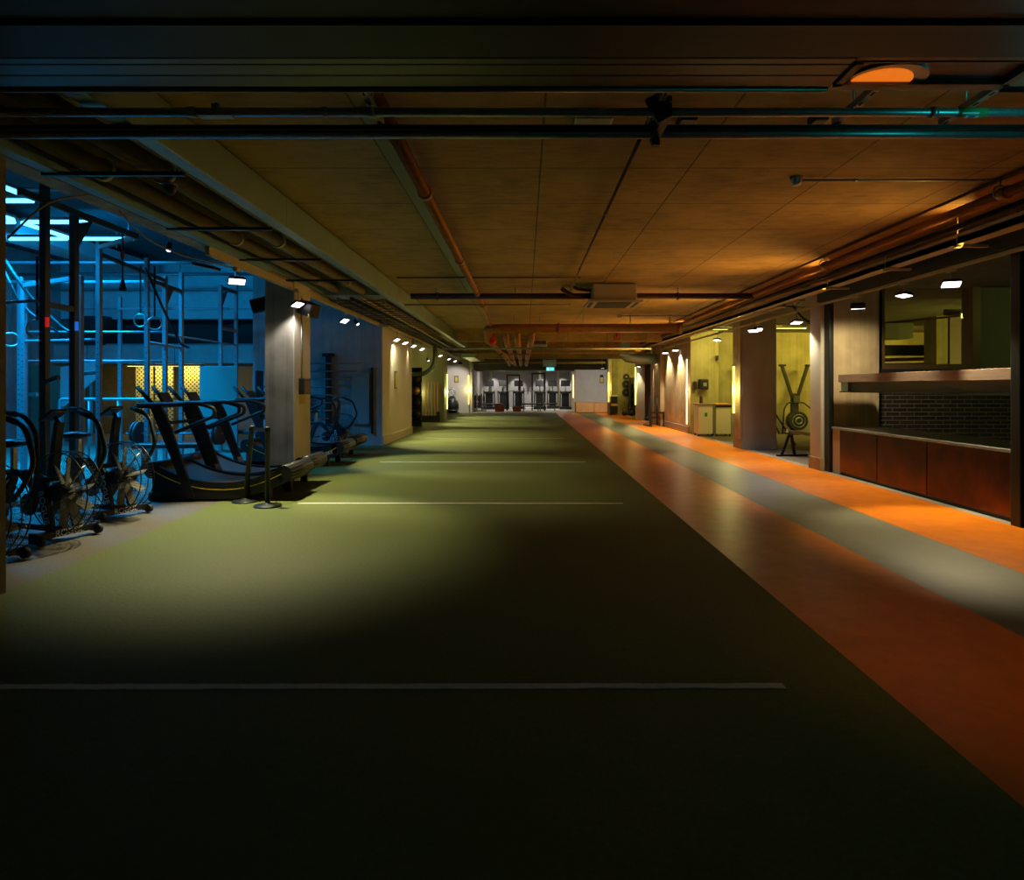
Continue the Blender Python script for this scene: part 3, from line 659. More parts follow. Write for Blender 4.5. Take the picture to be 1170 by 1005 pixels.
fr.append(flood('furthest floodlight on the long right wall', (5.18, 24.9, R2), (4.9, 24.3, 0), 420, 90, ORW))
fr.append(flood('floodlight by the far pillar right of the yellow store', (5.05, 28.0, 2.4), (4.4, 28, 0), 160, 90, ORW, 3.1))
fr.append(flood('left floodlight of the far cluster before the grey end wall', (4.55, 37.5, 2.15), (4.3, 41, 1.3), 110, 95, (1, .95, .9), 3.5))
fr.append(flood('right floodlight of the far cluster before the grey end wall', (5.1, 37.3, 2.2), (5.4, 41, 1.2), 90, 95, (1, .95, .9), 3.5))
fr.append(flood('added floodlight lighting the plywood bench boxes', (4.2, 34.2, 2.55), (4.0, 36.4, .3), 260, 100, ORW, 3.5))  # floodlight added to brighten the plywood boxes
# the hall's own lamps
bulb('round spotlight hanging in the blue hall by the rig', (-5.6, 9.9, 3.63), (-5.6, 9.2, 0), 18, top=5.32, color=(.5, .7, 1))
t = thing('floodlight', 'unlit dark floodlight on a bracket at the edge of the blue hall', 'lamp', (-4.5, 8.9, 3.2))
MB().box((0, 0, 0), (.32, .2, .04), Matrix.Rotation(.2, 3, 'Y'), .006).build('housing', M_blacksteel, t); MB().tube([(0, 0, .02), (0, 0, .1), (.56, 0, .1)], .01, 6).build('bracket', M_galv, t)
# amber strips added out of sight on the right trunking that wash the ceiling
for k, (y0, y1, e) in enumerate([(5.6, 8.4, 17), (8.4, 12.0, 48), (12.0, 16.5, 62), (16.5, 22, 70), (22.5, 30, 80)]):
    t = thing('added_amber_strip', 'added amber strip hidden on top of the right trunking, %s section' % ('nearest', 'second', 'third', 'fourth', 'furthest')[k], 'light strip', (4.90, (y0+y1)/2, 3.17), group='added amber strips on the trunking')
    MB().b2((-.03, -(y1-y0)/2, 0), (.03, (y1-y0)/2, .012)).build('strip', E_amber, t)
    light('AREA', (4.90, (y0+y1)/2, 3.19), (3.9, (y0+y1)/2, 3.62), e, (1, .47, .09), t, size=.05, sy=y1-y0, spread=112)
for k, (y, e) in enumerate([(6.2, 16), (9.5, 26), (14, 30), (21, 40), (27, 40), (33, 30)]):
    t = thing('amber_uplight', 'small amber uplight on top of the square duct, number %s from the camera' % ('one', 'two', 'three', 'four', 'five', 'six')[k], 'uplight', (-2.32, y, 3.49)) if False else None
t = None

# blue tubes of the hall
TZ = 4.6; tubes = []
tb = thing('led_tube', 'x', 'tube light', (0, 0, TZ)); 
MB().tube([(0, -.6, 0), (0, .6, 0)], .035, 10).build('tube', E_tube, tb); MB().b2((-.05, -.62, .035), (.05, .62, .08)).build('batten', M_steel, tb)
grid = []
for j, X in enumerate((-8.1, -9.5)):
    for k, y in enumerate((7.3, 8.55, 9.8, 11.1, 12.5)): grid.append((X, y, 0, ('front', 'second')[j], ('nearest', 'second', 'third', 'fourth', 'furthest')[k]))
for k, y in enumerate((9.15, 10.5, 11.85, 13.2)):
    for j, X in enumerate((-8.8, -10.2, -11.6)): grid.append((X, y, PI/2, ('nearest', 'second', 'third', 'furthest')[k], ('right', 'middle', 'left')[j]))
for i, (X, y, rz, a, b) in enumerate(grid):
    lab = ('blue-white ceiling tube of the %s lengthwise line in the hall, %s from the camera' % (a, b)) if rz == 0 else ('blue-white ceiling tube of the %s crosswise line in the hall, %s-hand one' % (a, b))
    if i == 0:
        o = tb; o['label'] = lab; o['group'] = 'tube lights in the blue hall'; o.location = (X, y, TZ); o.rotation_euler[2] = rz
    else: o = dup(tb, lab, (X, y, TZ), rz, 'tube lights in the blue hall')
    if i in (2, 4, 7, 9, 13, 16, 19): light('AREA', (0, 0, -.05), None, 170, (.0, .37, .95), o, size=.6, sy=1.2, spread=122, name='lamp_light').location = (0, 0, -.05)
    if i in (19, 20, 21): light('AREA', (X, y+.1, TZ), (X, 19, 3.9), 36, (.0, .35, .95), None, size=1.0, sy=.2, name='lamp_light').location = (0, 0, 0)
    if i in (19, 20, 21):
        l_ = bpy.context.scene.objects[-1] if False else [q for q in COL.objects if q.type == 'LIGHT' and q.parent is None][-1]
        l_.parent = o; l_.location = (0.1, 0, 0); l_.rotation_euler = (Matrix.Rotation(-rz, 3, 'Z') @ Vector((0, 1, -.12))).to_track_quat('-Z', 'Y').to_euler()

# room behind the hall: yellow lamp strip added to light the panels
t = thing('added_room_lamp', 'added yellow-white lamp strip lighting the perforated panels behind the hall', 'lamp', (-11.2, 19.6, 2.15))
MB().b2((-1.2, -.05, 0), (1.2, .05, .05)).build('housing', M_olive, t)
MB().b2((-1.15, -.03, -.01), (1.15, .03, 0)).build('diffuser', E_warm, t)
light('AREA', (-11.2, 19.6, 2.1), (-11.3, 20.3, 1.0), 26, (1, .82, .22), t, size=2.3, sy=.1)

# ---------------------------------------------------------------- vertical glowing tubes
def vtube(label, loc, h, e, color=(1, .86, .3), m=E_lime, tgt=(-1, 0, 0), r=.028):
    t = thing('vertical_tube_light', label, 'tube light', loc)
    MB().tube([(0, 0, 0), (0, 0, h)], r, 10).build('tube', m, t)
    MB().lathe([(r*1.3, -.04), (r*1.3, 0)], n=10).build('end_cap', M_galv, t); MB().lathe([(r*1.3, 0), (r*1.3, .04)], (0, 0, h), n=10).build('end_cap', M_galv, t)
    MB().b2((.0, -.02, h*.5-.02), (.05, .02, h*.5+.02)).build('bracket', M_galv, t)
    if e: light('POINT', Vector(loc)+Vector((tgt[0]*.1, tgt[1]*.1, h/2)), None, e, color, t, size=.12)
    return t
vtube('bright vertical tube on the near side of the mauve pillar', (5.13, 15.5, .86), 1.15, 26)
vtube('vertical tube glowing at the right edge of the radiator pillar', (-3.38, 27.3, .55), 1.5, 24, tgt=(1, -1, 0))
vtube('vertical tube glowing at the left edge of the radiator pillar', (-4.53, 26.95, .55), 1.4, 14, tgt=(0, -1, 0))
vtube('vertical tube at the right end of the pale wall with the framed notice', (-3.26, 36.45, .5), 1.7, 30, tgt=(1, -1, 0))
vtube('vertical tube on the pillar left of the grey end wall', (3.09, 40.56, .8), 1.5, 0, m=E_warm)
vtube('vertical tube at the corner left of the yellow store', (4.46, 33.66, .7), 1.6, 20, tgt=(-1, -1, 0))
vtube('vertical tube on the pale pillar right of the yellow store', (4.97, 28.4, .7), 1.7, 16)
vtube('vertical warm tube at the near corner of the long right wall', (5.22, 20.35, .3), 2.1, 12, color=(1, .7, .4), m=E_warm, r=.02)

t = thing('added_teal_tube', 'added teal tube, out of view, at the right end of the shutter header', 'tube light', (3.0, 3.25, 2.8))  # unseen lamp added for the teal sheen on the header
MB().tube([(0, -.15, 0), (0, .15, 0)], .02, 8).build('tube', E_exit, t); MB().tube([(0, 0, .02), (0, 0, .3)], .008, 6).build('bracket', M_galv, t)
light('POINT', (2.92, 3.3, 2.92), None, 4, (.02, .8, .8), t, size=.05)
# battens added to light the bays, stores and kiosk
def baylamp(label, loc, e, color, size=(1.2, .12), tgt=None):
    t = thing('added_batten', label, 'lamp', loc)
    MB().b2((-size[0]/2, -.04, .0), (size[0]/2, .04, .05), .01).build('housing', M_trunk, t)
    MB().b2((-size[0]/2+.02, -.03, -.012), (size[0]/2-.02, .03, .0)).build('diffuser', E_lime, t)
    light('AREA', Vector(loc)-Vector((0, 0, .03)), tgt or Vector(loc)-Vector((0, 0, 1)), e, color, t, size=size[0], sy=size[1])
    return t
YEL = (1, .80, .12)
baylamp('added yellow batten lamp lighting the pipes behind the kiosk mirror stand-in', (10.6, 18.6, 3.2), 130, (1, .72, .1), tgt=(10.9, 20.7, 2.2))
baylamp('added yellow batten lamp on the ceiling of the rowing bay', (7.6, 18.4, 3.22), 60, YEL, tgt=(7.8, 20.6, 1.4))
baylamp('added yellow batten lamp low behind the kiosk back wall', (10.9, 12.6, 1.7), 130, YEL, tgt=(10.9, 14.5, 3.3))
baylamp('added yellow batten lamp near the bins bay wall', (5.75, 18.6, 3.2), 52, (1, .8, .2), (.5, .1), (5.8, 20.2, 1.2))
baylamp('added yellow batten lamp in the dumbbell store', (5.9, 31.6, 3.2), 60, (1, .76, .15), tgt=(5.6, 34, 1.2))
baylamp('added dim olive-toned batten lamp on the kiosk ceiling', (10.9, 8.2, 3.22), 12, (.8, .9, .2), tgt=(9.6, 11.4, 2))
baylamp('added yellow batten lamp in the ball store on the left', (-5.6, 25, 3.37), 35, (1, .8, .2), tgt=(-5.2, 27.9, 1.2))
# far gym lamps
for k, x in enumerate((-2.3, -.6, 1.2, 2.7)):
    t = thing('downlight', 'wall-washing downlight over the far end wall, %s from the left' % ('first', 'second', 'third', 'fourth')[k], 'lamp', (x, 45.2, 3.0), group='downlights of the far gym')
    MB().lathe([(.08, .0), (.1, .02), (.1, .15), (.05, .3)], n=12).build('housing', M_black, t)
    MB().lathe([(.07, -.012), (.07, -.002)], n=12).build('lens', E_bulb, t)
    light('SPOT', (x, 45.2, 2.97), (x, 45.85, .4), 420, (1, .95, .88), t, angle=64, size=.05)
    MB().tube([(0, 0, .3), (0, 0, .5)], .02, 6).build('stem', M_black, t)
for k, x in enumerate((-1.7, 1.6)):
    t = thing('linear_lamp', 'linear ceiling lamp over the far gym machines, %s one' % ('left', 'right')[k], 'lamp', (x, 42, 2.75))
    MB().b2((-.6, -.05, 0), (.6, .05, .05)).build('diffuser', E_flood, t)
    light('AREA', (x, 42, 2.72), (x, 42, 0), 50, (1, .95, .88), t, size=1.2, sy=.1)
    for q in (-.5, .5): MB().tube([(q, 0, .05), (q, 0, .75)], .008, 6).build('rod', M_black, t)

# ---------------------------------------------------------------- kiosk
YC0, YC1 = 6.86, 11.1
t = thing('kiosk_counter', 'long low counter fronted with three rust-dark steel panels', 'counter', (5.4, 6.9, 0))
yy = [(0, 1.55), (1.56, 2.75), (2.76, 3.9)]
for a, b in yy: MB().b2((-.01, a+.005, .05), (.02, b-.005, .77)).build('front_panel', M_rust, t)
MB().b2((.02, 0, 0), (.75, 4.1, .77)).build('carcass', M_black, t)
MB().b2((-.03, 0, .77), (.9, 4.15, .805), .004).build('worktop', M_galv, t)
MB().b2((-.005, 3.9, .0), (.03, 4.15, .77)).build('end_post', M_conclight, t)
t = thing('timber_ledge', 'rough timber ledge with dark recessed underside above the counter', 'ledge', (5.36, 6.9, 1.41))
MB().b2((-.02, 0, .17), (.5, 3.85, .30), .004).build('plank', M_wood, t)
MB().b2((.06, 0, .02), (.5, 3.6, .17)).build('fascia', M_olive, t)
MB().b2((.0, 0, 0), (.5, 3.85, .02)).build('bottom_rail', M_blacksteel, t)
MB().b2((.02, 3.6, .02), (.5, 3.83, .17)).build('end_box', M_galv, t)
# see-through pane standing in for the kiosk mirror; room beyond imitates its reflection
fw = .09
m_ = MB(); y0, y1 = yk-.08, yk+.22
m_.b2((WX0-fw/2, y0, WZ0-fw), (WX1+fw+.05, y1, WZ0)).b2((WX0-fw/2, y0, WZ1), (WX1+fw+.05, y1, WZ1+fw)).b2((WX0-fw/2, y0, WZ0), (WX0, y1, WZ1)).b2((WX1, y0, WZ0), (WX1+fw+.05, y1, WZ1))
wn = struct(m_.build('mirror_window_1', M_bronze))
MB().b2((WX0, yk+.05, WZ0), (WX1, yk+.06, WZ1)).build('pane', M_glass, wn)
MB().b2((WX0-.1, y0-.03, WZ0-.16), (10, yk+.0, WZ0-.09)).build('frame_sill', M_black, wn)
pipe('brown_pipe', 'dark pipe crossing the ceiling of the room added behind the kiosk mirror stand-in', [(9.0, 13.5, 3.1), (13, 13.5, 3.1)], .07, M_brown)
pipe('brown_pipe', 'pipe low in the imitated mirror view, upper of three lit pipes', [(9.7, 17.8, 2.25), (11.5, 17.8, 2.3)], .05, M_copper)
pipe('brown_pipe', 'pipe low in the imitated mirror view, middle of three lit pipes', [(9.7, 17.9, 2.12), (11.5, 17.9, 2.14)], .05, M_brown)
pipe('brown_pipe', 'pipe low in the imitated mirror view, lowest of three lit pipes', [(9.7, 17.8, 1.98), (11.5, 17.8, 2.0)], .04, M_copper)
o = MB().b2((9.7, 17.4, 2.38), (11.6, 17.9, 2.66)).build('duct', M_black); tag(o, 'black duct in the imitated mirror view above the pipes', 'duct')
o = MB().b2((8.1, 14.2, 2.6), (8.75, 14.8, 2.95), .02).build('fan_coil_unit', M_olive); tag(o, 'olive unit hung on the ceiling of the imitated mirror view', 'air unit')
pipe('thin_conduit', 'thin conduit slanting over the room added behind the kiosk mirror stand-in', [(7.6, 15.4, 2.95), (10.6, 12.6, 3.1)], .02, M_brown)

# ---------------------------------------------------------------- bikes
def make_bike(label, loc, rz):
    t = thing('air_bike', label, 'exercise bike', loc, rz, None)
    B = M_black
    # stabilisers
    fs = MB().b2((-.04, -.30, .05), (.05, .30, .11), .006).build('front_stabiliser', B, t)
    for s in (-1, 1):
        MB().tube([(.06, s*.285-.02, .05), (.06, s*.285+.02, .05)], .048, 14).build('wheel', M_rubber, fs)
        MB().b2((-.06, s*.30-.015, .02), (.06, s*.30+.015, .12), .004).build('end_plate', B, fs)
    text('lettering', 'ROGUE', .085, M_letter, fs, Matrix.Translation((.053, 0, .08)) @ Matrix.Rotation(PI/2, 4, 'Z') @ Matrix.Rotation(PI/2, 4, 'X'))
    rs = MB().b2((-1.08, -.27, .03), (-1.0, .27, .09), .006).build('rear_stabiliser', B, t)
    MB().b2((-1.04, -.04, .07), (.0, .04, .13), .006).build('base_beam', B, t)
    for s in (-1, 1):
        fk = MB().prism([(-.07, .09), (.03, .09), (-.09, .52), (-.16, .60), (-.24, .60)], s*.13-.018, s*.13+.018).build('fork', B, t)
        ang = math.atan2(.43, -.12)
        if s < 0:
            text('lettering', 'ROGUE', .10, M_letter, fk, Matrix.Translation((-.095, -.151, .33)) @ Matrix.Rotation(PI/2, 4, 'X') @ Matrix.Rotation(-(PI-ang), 4, 'Z'))
    MB().prism([(-.22, .58), (-.14, .58), (-.10, .95), (-.07, 1.15), (-.12, 1.15), (-.16, .95)], -.035, .035).build('mast', B, t)
    MB().tube([(-.16, -.15, .59), (-.16, .15, .59)], .03, 8).build('bridge', B, t)
    # fan
    fan = MB().tube([(.0, -.06, .47), (.0, .06, .47)], .055, 16).build('fan_hub', B, t)
    for k in range(10):
        a = k*2*PI/10+.2; R = Matrix.Rotation(-a, 3, 'Y') @ Matrix.Rotation(.55, 3, 'X')
        MB().box(Matrix.Rotation(-a, 3, 'Y') @ Vector((.21, 0, 0))+Vector((0, 0, .47)), (.28, .075, .008), R).build('fan_blade', M_silver, fan)
    g = MB(); RR = .40
    for s in (-1, 1):
        for q, rr in enumerate((.12, .19, .26, .33)): g.ring((0, s*(.105-q*.006), .47), rr, .0014, 'y', 30, 4)
        g.ring((0, s*.08, .47), RR-.01, .006, 'y', 36, 6)
        for k in range(72):
            a = k*2*PI/72; c_, s_ = math.cos(a), math.sin(a)
            g.tube([(.07*c_, s*.11, .47+.07*s_), (.31*c_, s*.09, .47+.31*s_), (.38*c_, s*.07, .47+.38*s_), (RR*c_, 0, .47+RR*s_)], .0022, 3, cap=False)
    g.ring((0, 0, .47), RR, .005, 'y', 36, 5)
    g.build('fan_cage', M_blacksteel, t)
    MB().tube([(0, -.125, .47), (0, .125, .47)], .075, 18).build('cage_boss', B, t)
    # arms
    def arm(s, ph):
        a = MB(); y = s*.23
        if ph == 0: p = [(-.26, y, .30), (-.08, y, .55), (-.06, y, 1.04), (-.20, y*1.1, 1.23), (-.50, y*1.1, 1.25)]
        else: p = [(-.22, y, .30), (.08, y, .60), (.24, y, .84), (.10, y*1.1, 1.16), (-.18, y*1.1, 1.25)]
        a.bend(p, .022, 10, .1); o_ = a.build('handle_arm', B, t)
        MB().tube([Vector(p[-2]).lerp(Vector(p[-1]), .35), p[-1]], .027, 10).build('grip', M_rubber, o_)
        return o_
    arm(-1, 0); arm(1, 1)
    c = MB().box((-.18, 0, 1.22), (.20, .17, .035), Matrix.Rotation(-.5, 3, 'Y'), .01).build('console', M_plastic, t)
    MB().box((-.192, 0, 1.243), (.13, .11, .006), Matrix.Rotation(-.5, 3, 'Y')).build('display', M_galv, c)
    MB().bend([(-.09, 0, 1.12), (-.15, 0, 1.2)], .02, 8).build('console_stem', B, t)
    # drive side
    MB().tube([(-.42, -.05, .33), (-.42, -.08, .33)], .11, 24).build('chain_guard', B, t)
    for s in (-1, 1):
        cr = MB().tube([(-.42, s*.08, .33), (-.42, s*.13, .33)], .02, 8).box((-.42+s*.075, s*.135, .33), (.17, .015, .03)).build('crank', M_galv, t)
        MB().b2((-.42+s*.16-.045, s*.14, .315), (-.42+s*.16+.045, s*.24, .345), .006).build('pedal', M_plastic, cr)
    MB().prism([(-.98, .12), (-.90, .12), (-.70, .62), (-.78, .62)], -.035, .035).build('seat_tube', B, t)
    MB().b2((-.76, -.02, .60), (-.71, .02, .88)).build('seat_post', M_galv, t)
    MB().prism([(-.96, .60), (-.60, .60), (-.35, .36), (-.1, .5), (-.1, .56), (-.35, .44), (-.58, .66), (-.78, .66)], -.03, .03).build('frame_beam', B, t)
    MB().lathe([(.02, .0), (.12, .01), (.14, .04), (.12, .07), (.03, .085)], (-.80, 0, .88), 18).box((-.68, 0, .93), (.24, .07, .045), None, .015).build('saddle', M_plastic, t)
    return t
bl = make_bike('black fan exercise bike between the other two near bikes', (-4.53, 6.22, 0), math.radians(-18))
dup(bl, 'black fan exercise bike cut by the left edge of the picture, nearest of all', (-4.50, 5.25, 0), math.radians(-14))
dup(bl, 'black fan exercise bike standing right beside the first curved treadmill', (-4.66, 7.30, 0), math.radians(-20))
dup(bl, 'small dark fan exercise bike against the blue wall behind the far treadmills', (-4.3, 14.9, 0), math.radians(-15))

# ---------------------------------------------------------------- curved treadmills
def topz(x): return .245+.22*(x/.80)**2 if x > 0 else .245+.26*(abs(x)/.92)**2.2
def make_tread(label, loc, rz=0, word=None):
    t = thing('curved_treadmill', label, 'treadmill', loc, rz)
    N_ = 20; xs = [-.92+1.70*k/N_ for k in range(N_+1)]
    top = [(x, topz(x)) for x in xs]
    def bot(x): return .03 if x < .1 else .03+.20*((x-.1)/.7)**1.6
    prof = top+[(x, bot(x)) for x in reversed(xs)]
    for s in (-1, 1):
        sk = MB().prism(prof, s*.41-.03, s*.41+.03).build('side_skirt', M_black, t)
        if s < 0:
            ln = MB(); pts = [(x, topz(x)-.10 if x < .75 else topz(x)-.10) for x in xs]
            for i in range(N_):
                a, b = pts[i], pts[i+1]; ln.prism([(a[0], a[1]), (b[0], b[1]), (b[0], b[1]+.011), (a[0], a[1]+.011)], -.444, -.440)
            ln.build('stripe', M_stripe, sk)
            if word: text('lettering', word, .085, M_letter, sk, Matrix.Translation((.48, -.4425, .20)) @ Matrix.Rotation(-.32, 4, 'Y') @ Matrix.Rotation(PI/2, 4, 'X'))
    bt = MB()
    n = 60
    for i in range(n):
        x = -.90+1.66*i/n; x2 = x+.024
        bt.prism([(x, topz(x)-.045), (x2, topz(x2)-.045), (x2, topz(x2)-.03), (x, topz(x)-.03)], -.38, .38)
    bt.prism([(x, topz(x)-.05) for x in xs]+[(x, topz(x)-.06) for x in reversed(xs)], -.38, .38)
    bt.build('slat_belt', M_belt, t)
    for xe in (.80,):
        r = MB().tube([(xe, -.44, topz(.80)-.11), (xe, .44, topz(.80)-.11)], .115, 20)
        r.build('rear_roller', M_black, t)
        ln = MB()
        for k in range(10):
            a = -PI/2+PI*k/9*1.1; ln.box((xe+.116*math.cos(a), 0, topz(.80)-.11+.116*math.sin(a)), (.006, .86, .012), Matrix.Rotation(-a, 3, 'Y'))
        ln.build('roller_ribs', M_plastic, t)
    MB().tube([(-.93, -.43, topz(-.92)-.10), (-.93, .43, topz(-.92)-.10)], .11, 20).build('front_roller', M_black, t)
    MB().b2((-.98, -.44, .0), (-.5, .44, .12), .02).build('base', M_black, t)
    for s in (-1, 1):
        MB().b2((.52, s*.36-.03, 0), (.62, s*.36+.03, .16), .006).build('foot', M_rubber, t)
        # slanted plate post
        po = MB().prism([(-.36, .06), (-.46, .06), (-.93, 1.22), (-.80, 1.26), (-.72, 1.1)], s*.44-.022, s*.44+.022).build('upright', M_black, t)
        if s > 0:
            lb = MB().prism([(-.49, .27), (-.40, .27), (-.43, .36), (-.515, .36)], s*.44-.026, s*.44-.0225).build('label_plate', M_galv, po); plabel(lb, 'grey warning label with orange header')
            MB().prism([(-.515, .36), (-.43, .36), (-.44, .385), (-.52, .385)], s*.44-.026, s*.44-.0225).build('label_header', M_olab, lb)
        MB().bend([(-1.12, s*.44, 1.27), (-.30, s*.44, 1.28), (-.10, s*.44, 1.22), (-.10, s*.44, 1.12), (-.62, s*.44, .90)], .024, 10, .1).build('handrail', M_black, t)
        MB().tube([(-1.02, s*.18, 1.22), (-1.28, s*.18, 1.50)], .028, 8).build('console_arm', M_black, t)
    cb = MB().b2((-1.14, -.44, 1.22), (-.86, .44, 1.29), .015).build('crossbar', M_black, t)
    MB().tube([(-.80, -.44, 1.02), (-.80, .44, 1.02)], .022, 8).build('lower_crossbar', M_black, t)
    MB().box((-1.0, 0, 1.35), (.04, .26, .16), Matrix.Rotation(-.5, 3, 'Y'), .01).build('display', M_plastic, t)
    return t
tm = make_tread('curved black treadmill with yellow stripe, nearest and behind the two barrier posts', (-3.98, 8.72, 0))
make_tread.__name__
dup(tm, 'curved black treadmill standing between the nearest one and the concrete pillar', (-4.08, 9.655, 0))
tm2 = make_tread('curved black treadmill just past the concrete pillar, with white lettering', (-4.33, 12.3, 0), 0, 'WOODWAY')
dup(tm, 'curved black treadmill furthest from the camera, in front of the blue wall', (-4.45, 13.7, 0))

# ---------------------------------------------------------------- barrier posts
bp = thing('barrier_post', 'black belt barrier post standing nearest the white line, the right one', 'barrier post', (-3.24, 7.93, 0))
MB().lathe([(.17, 0), (.17, .012), (.15, .022), (.05, .035), (.035, .05)], n=28).build('base', M_blacksteel, bp)
MB().lathe([(.03, .04), (.03, .93), (.036, .935), (.036, .99), (.03, 1.0), (.0, 1.003)], n=16).build('post', M_black, bp)
b2 = copy_tree(bp); b2['label'] = 'leaning black belt barrier post, the left and further one'; b2.location = (-3.66, 8.25, 0); 
for ch in b2.children:
    if ch.name.startswith('post'): ch.rotation_euler = (0, math.radians(5), 0)
o = MB().b2((-.02, -.002, -.03), (.0, .002, .03)).build('tmp', M_black); bpy.data.objects.remove(o)
o = MB().prism([(-3.56, 7.0)]+[(-3.56, 7.0)], 0, 1) if False else None
bel = MB(); A = Vector((-3.55, 8.22, .95)); B_ = Vector((-3.27, 7.95, .96)); d = B_-A
n_ = Vector((-d.y, d.x, 0)).normalized()*.002
for sgn in (1,):
    v = [bel.bm.verts.new(p) for p in (A+n_+Vector((0, 0, -.025)), B_+n_+Vector((0, 0, -.025)), B_+n_+Vector((0, 0, .025)), A+n_+Vector((0, 0, .025)), A-n_+Vector((0, 0, -.025)), B_-n_+Vector((0, 0, -.025)), B_-n_+Vector((0, 0, .025)), A-n_+Vector((0, 0, .025)))]
    for q in ((0, 1, 2, 3), (7, 6, 5, 4), (0, 4, 5, 1), (3, 2, 6, 7), (0, 3, 7, 4), (1, 5, 6, 2)): bel.bm.faces.new([v[i] for i in q])
o = bel.build('barrier_belt', M_black, None); o.parent = bp; o.location = -Vector(bp.location)

# ---------------------------------------------------------------- training rig
rig = thing('training_rig', 'tall steel training rig with perforated posts filling the blue hall', 'rig', (-7.2, 10, 0))
RO = Vector(rig.location)
def post(x, y, h, m=M_steel, wd=.075, holes=True):
    b = MB().b2((x-wd/2, y-wd/2, 0), (x+wd/2, y+wd/2, h), .006); o = b.build('upright', m, rig); o.location = -RO
    hm = MB()
    if holes:
        z = .25
        while z < min(h-.3, 2.3):
            hm.tube([(x, y-wd/2-.002, z), (x, y-wd/2+.001, z)], .012, 8); z += .1
        h_ = hm.build('peg_holes', M_dark, o)
    f_ = MB().b2((x-.09, y-.09, 0), (x+.09, y+.09, .01)).build('foot_plate', m, o)
    return o
def bar(a, b, r=.02, m=M_steel, name='pull_up_bar'):
    o = MB().tube([a, b], r, 8).build(name, m, rig); o.location = -RO; return o
def beam(a, b, wd=.075, m=M_steel, name='crossmember'):
    a, b = Vector(a), Vector(b); d = b-a; R = d.to_track_quat('X', 'Z').to_matrix()
    o = MB().box((a+b)/2, (d.length, wd*.8, wd), R, .005).build(name, m, rig); o.location = -RO; return o
post(-6.1, 8.0, 4.24, M_rigdark, .085); post(-6.12, 8.55, 3.84, M_rigdark, .085)
beam((-6.1, 7.6, 3.86), (-6.1, 9.9, 3.86), .085, M_rigdark); beam((-6.1, 8.0, 2.55), (-6.12, 8.55, 2.55), .075, M_rigdark)
bar((-6.1, 8, 2.6), (-7.9, 8.3, 2.55)); 
PY = [(10.2, 3.3), (10.65, 3.96), (12.0, 3.95), (12.6, 3.72), (13.2, 3.9), (14.9, 3.92), (15.7, 4.6)]
for y, h in PY: post(-7.2, y, h)
for x, y, h in ((-10.1, 12.6, 3.7), (-8.75, 11.0, 3.3), (-9.9, 15.4, 3.7), (-8.7, 15.2, 3.9)): post(x, y, h)
beam((-6.1, 9.9, 3.86), (-7.2, 10.65, 3.86), .07)
beam((-8.75, 11.0, 3.27), (-7.2, 10.2, 3.27), .07); beam((-7.2, 10.65, 3.75), (-7.2, 12.6, 3.62), .07, M_rigdark); beam((-7.2, 12.0, 3.55), (-7.2, 13.2, 3.5), .07, M_rigdark)
for z in (2.6, 2.02): bar((-10.1, 12.6, z), (-7.2, 12.6, z), .022)
for z in (2.55,): bar((-7.2, 12.6, z), (-7.2, 15.7, z), .022)
bar((-7.2, 12.0, 2.35), (-7.2, 13.2, 2.32), .03); bar((-8.75, 11, 2.3), (-7.2, 10.65, 2.3), .022)
beam((-7.2, 14.9, 2.9), (-7.2, 15.7, 2.9), .07); beam((-7.2, 14.9, 3.85), (-7.2, 15.7, 3.85), .07, M_rigdark)
beam((-13.5, 12.6, 3.6), (-7.2, 12.6, 3.6), .05); beam((-9.9, 15.3, 3.4), (-7.2, 15.3, 3.4), .06)
beam((-10.1, 12.6, 1.35), (-9.6, 12.4, 1.35), .07, M_rigdark, 'spotter_arm'); beam((-6.1, 8, 1.55), (-5.85, 7.9, 1.62), .06, M_rigdark, 'j_hook'); beam((-7.2, 10.65, 1.75), (-7.45, 10.6, 1.72), .06, M_rigdark, 'j_hook')
for (x, y, z) in ((-7.2, 12.6, 3.45), (-7.2, 14.9, 3.7), (-6.1, 8.55, 3.72)):
    o = MB().prism([(y, z), (y+.3, z+.1), (y, z-.35)], x-.03, x+.03, 'x').build('gusset', M_rigdark, rig); o.location = -RO
for (x, y, z, m_) in ((-6.06, 7.95, 2.32, E_rled), (-6.08, 8.50, 2.32, E_bled)):
    o = MB().box((x+.03, y, z), (.03, .03, .12)).build('status_light', m_, rig); o.location = -RO
# things hanging from the rig
def rings(label, x, y, ztop, z, tilt=0):
    t = thing('gymnastic_ring', label, 'gymnastic ring', (x, y, z))
    MB().ring((0, 0, 0), .115, .014, 'y', 26, 8).build('ring', M_galv, t)
    MB().b2((-.015, -.003, .11), (.015, .003, ztop-z)).build('strap', M_black, t)
    t.rotation_euler[2] = tilt
    return t
rings('gymnastic ring on a black strap near the middle of the rig, left of its pair', -7.05, 11.55, 3.72, 2.72)
rings('gymnastic ring on a black strap near the middle of the rig, right of its pair', -6.82, 11.6, 3.72, 2.67, .5)
rings('gymnastic ring at the far left of the hall, left one of two', -8.9, 10.9, 3.3, 2.32, .9)
rings('gymnastic ring at the far left of the hall, right one of two', -6.35, 8.0+.2, 3.2, 2.25, .3)
t = thing('hanging_handle', 'black cone-shaped handle with a red tape hanging from the rig beam', 'handle', (-6.1, 9.55, 2.95))
MB().lathe([(.05, 0), (.055, .02), (.025, .16), (.012, .2)], n=14).build('cone', M_black, t)
MB().tube([(0, 0, .2), (0, 0, .88)], .012, 6).build('strap', M_black, t); MB().b2((-.018, -.018, .5), (.018, .018, .62)).build('tape', M_redpaint, t)
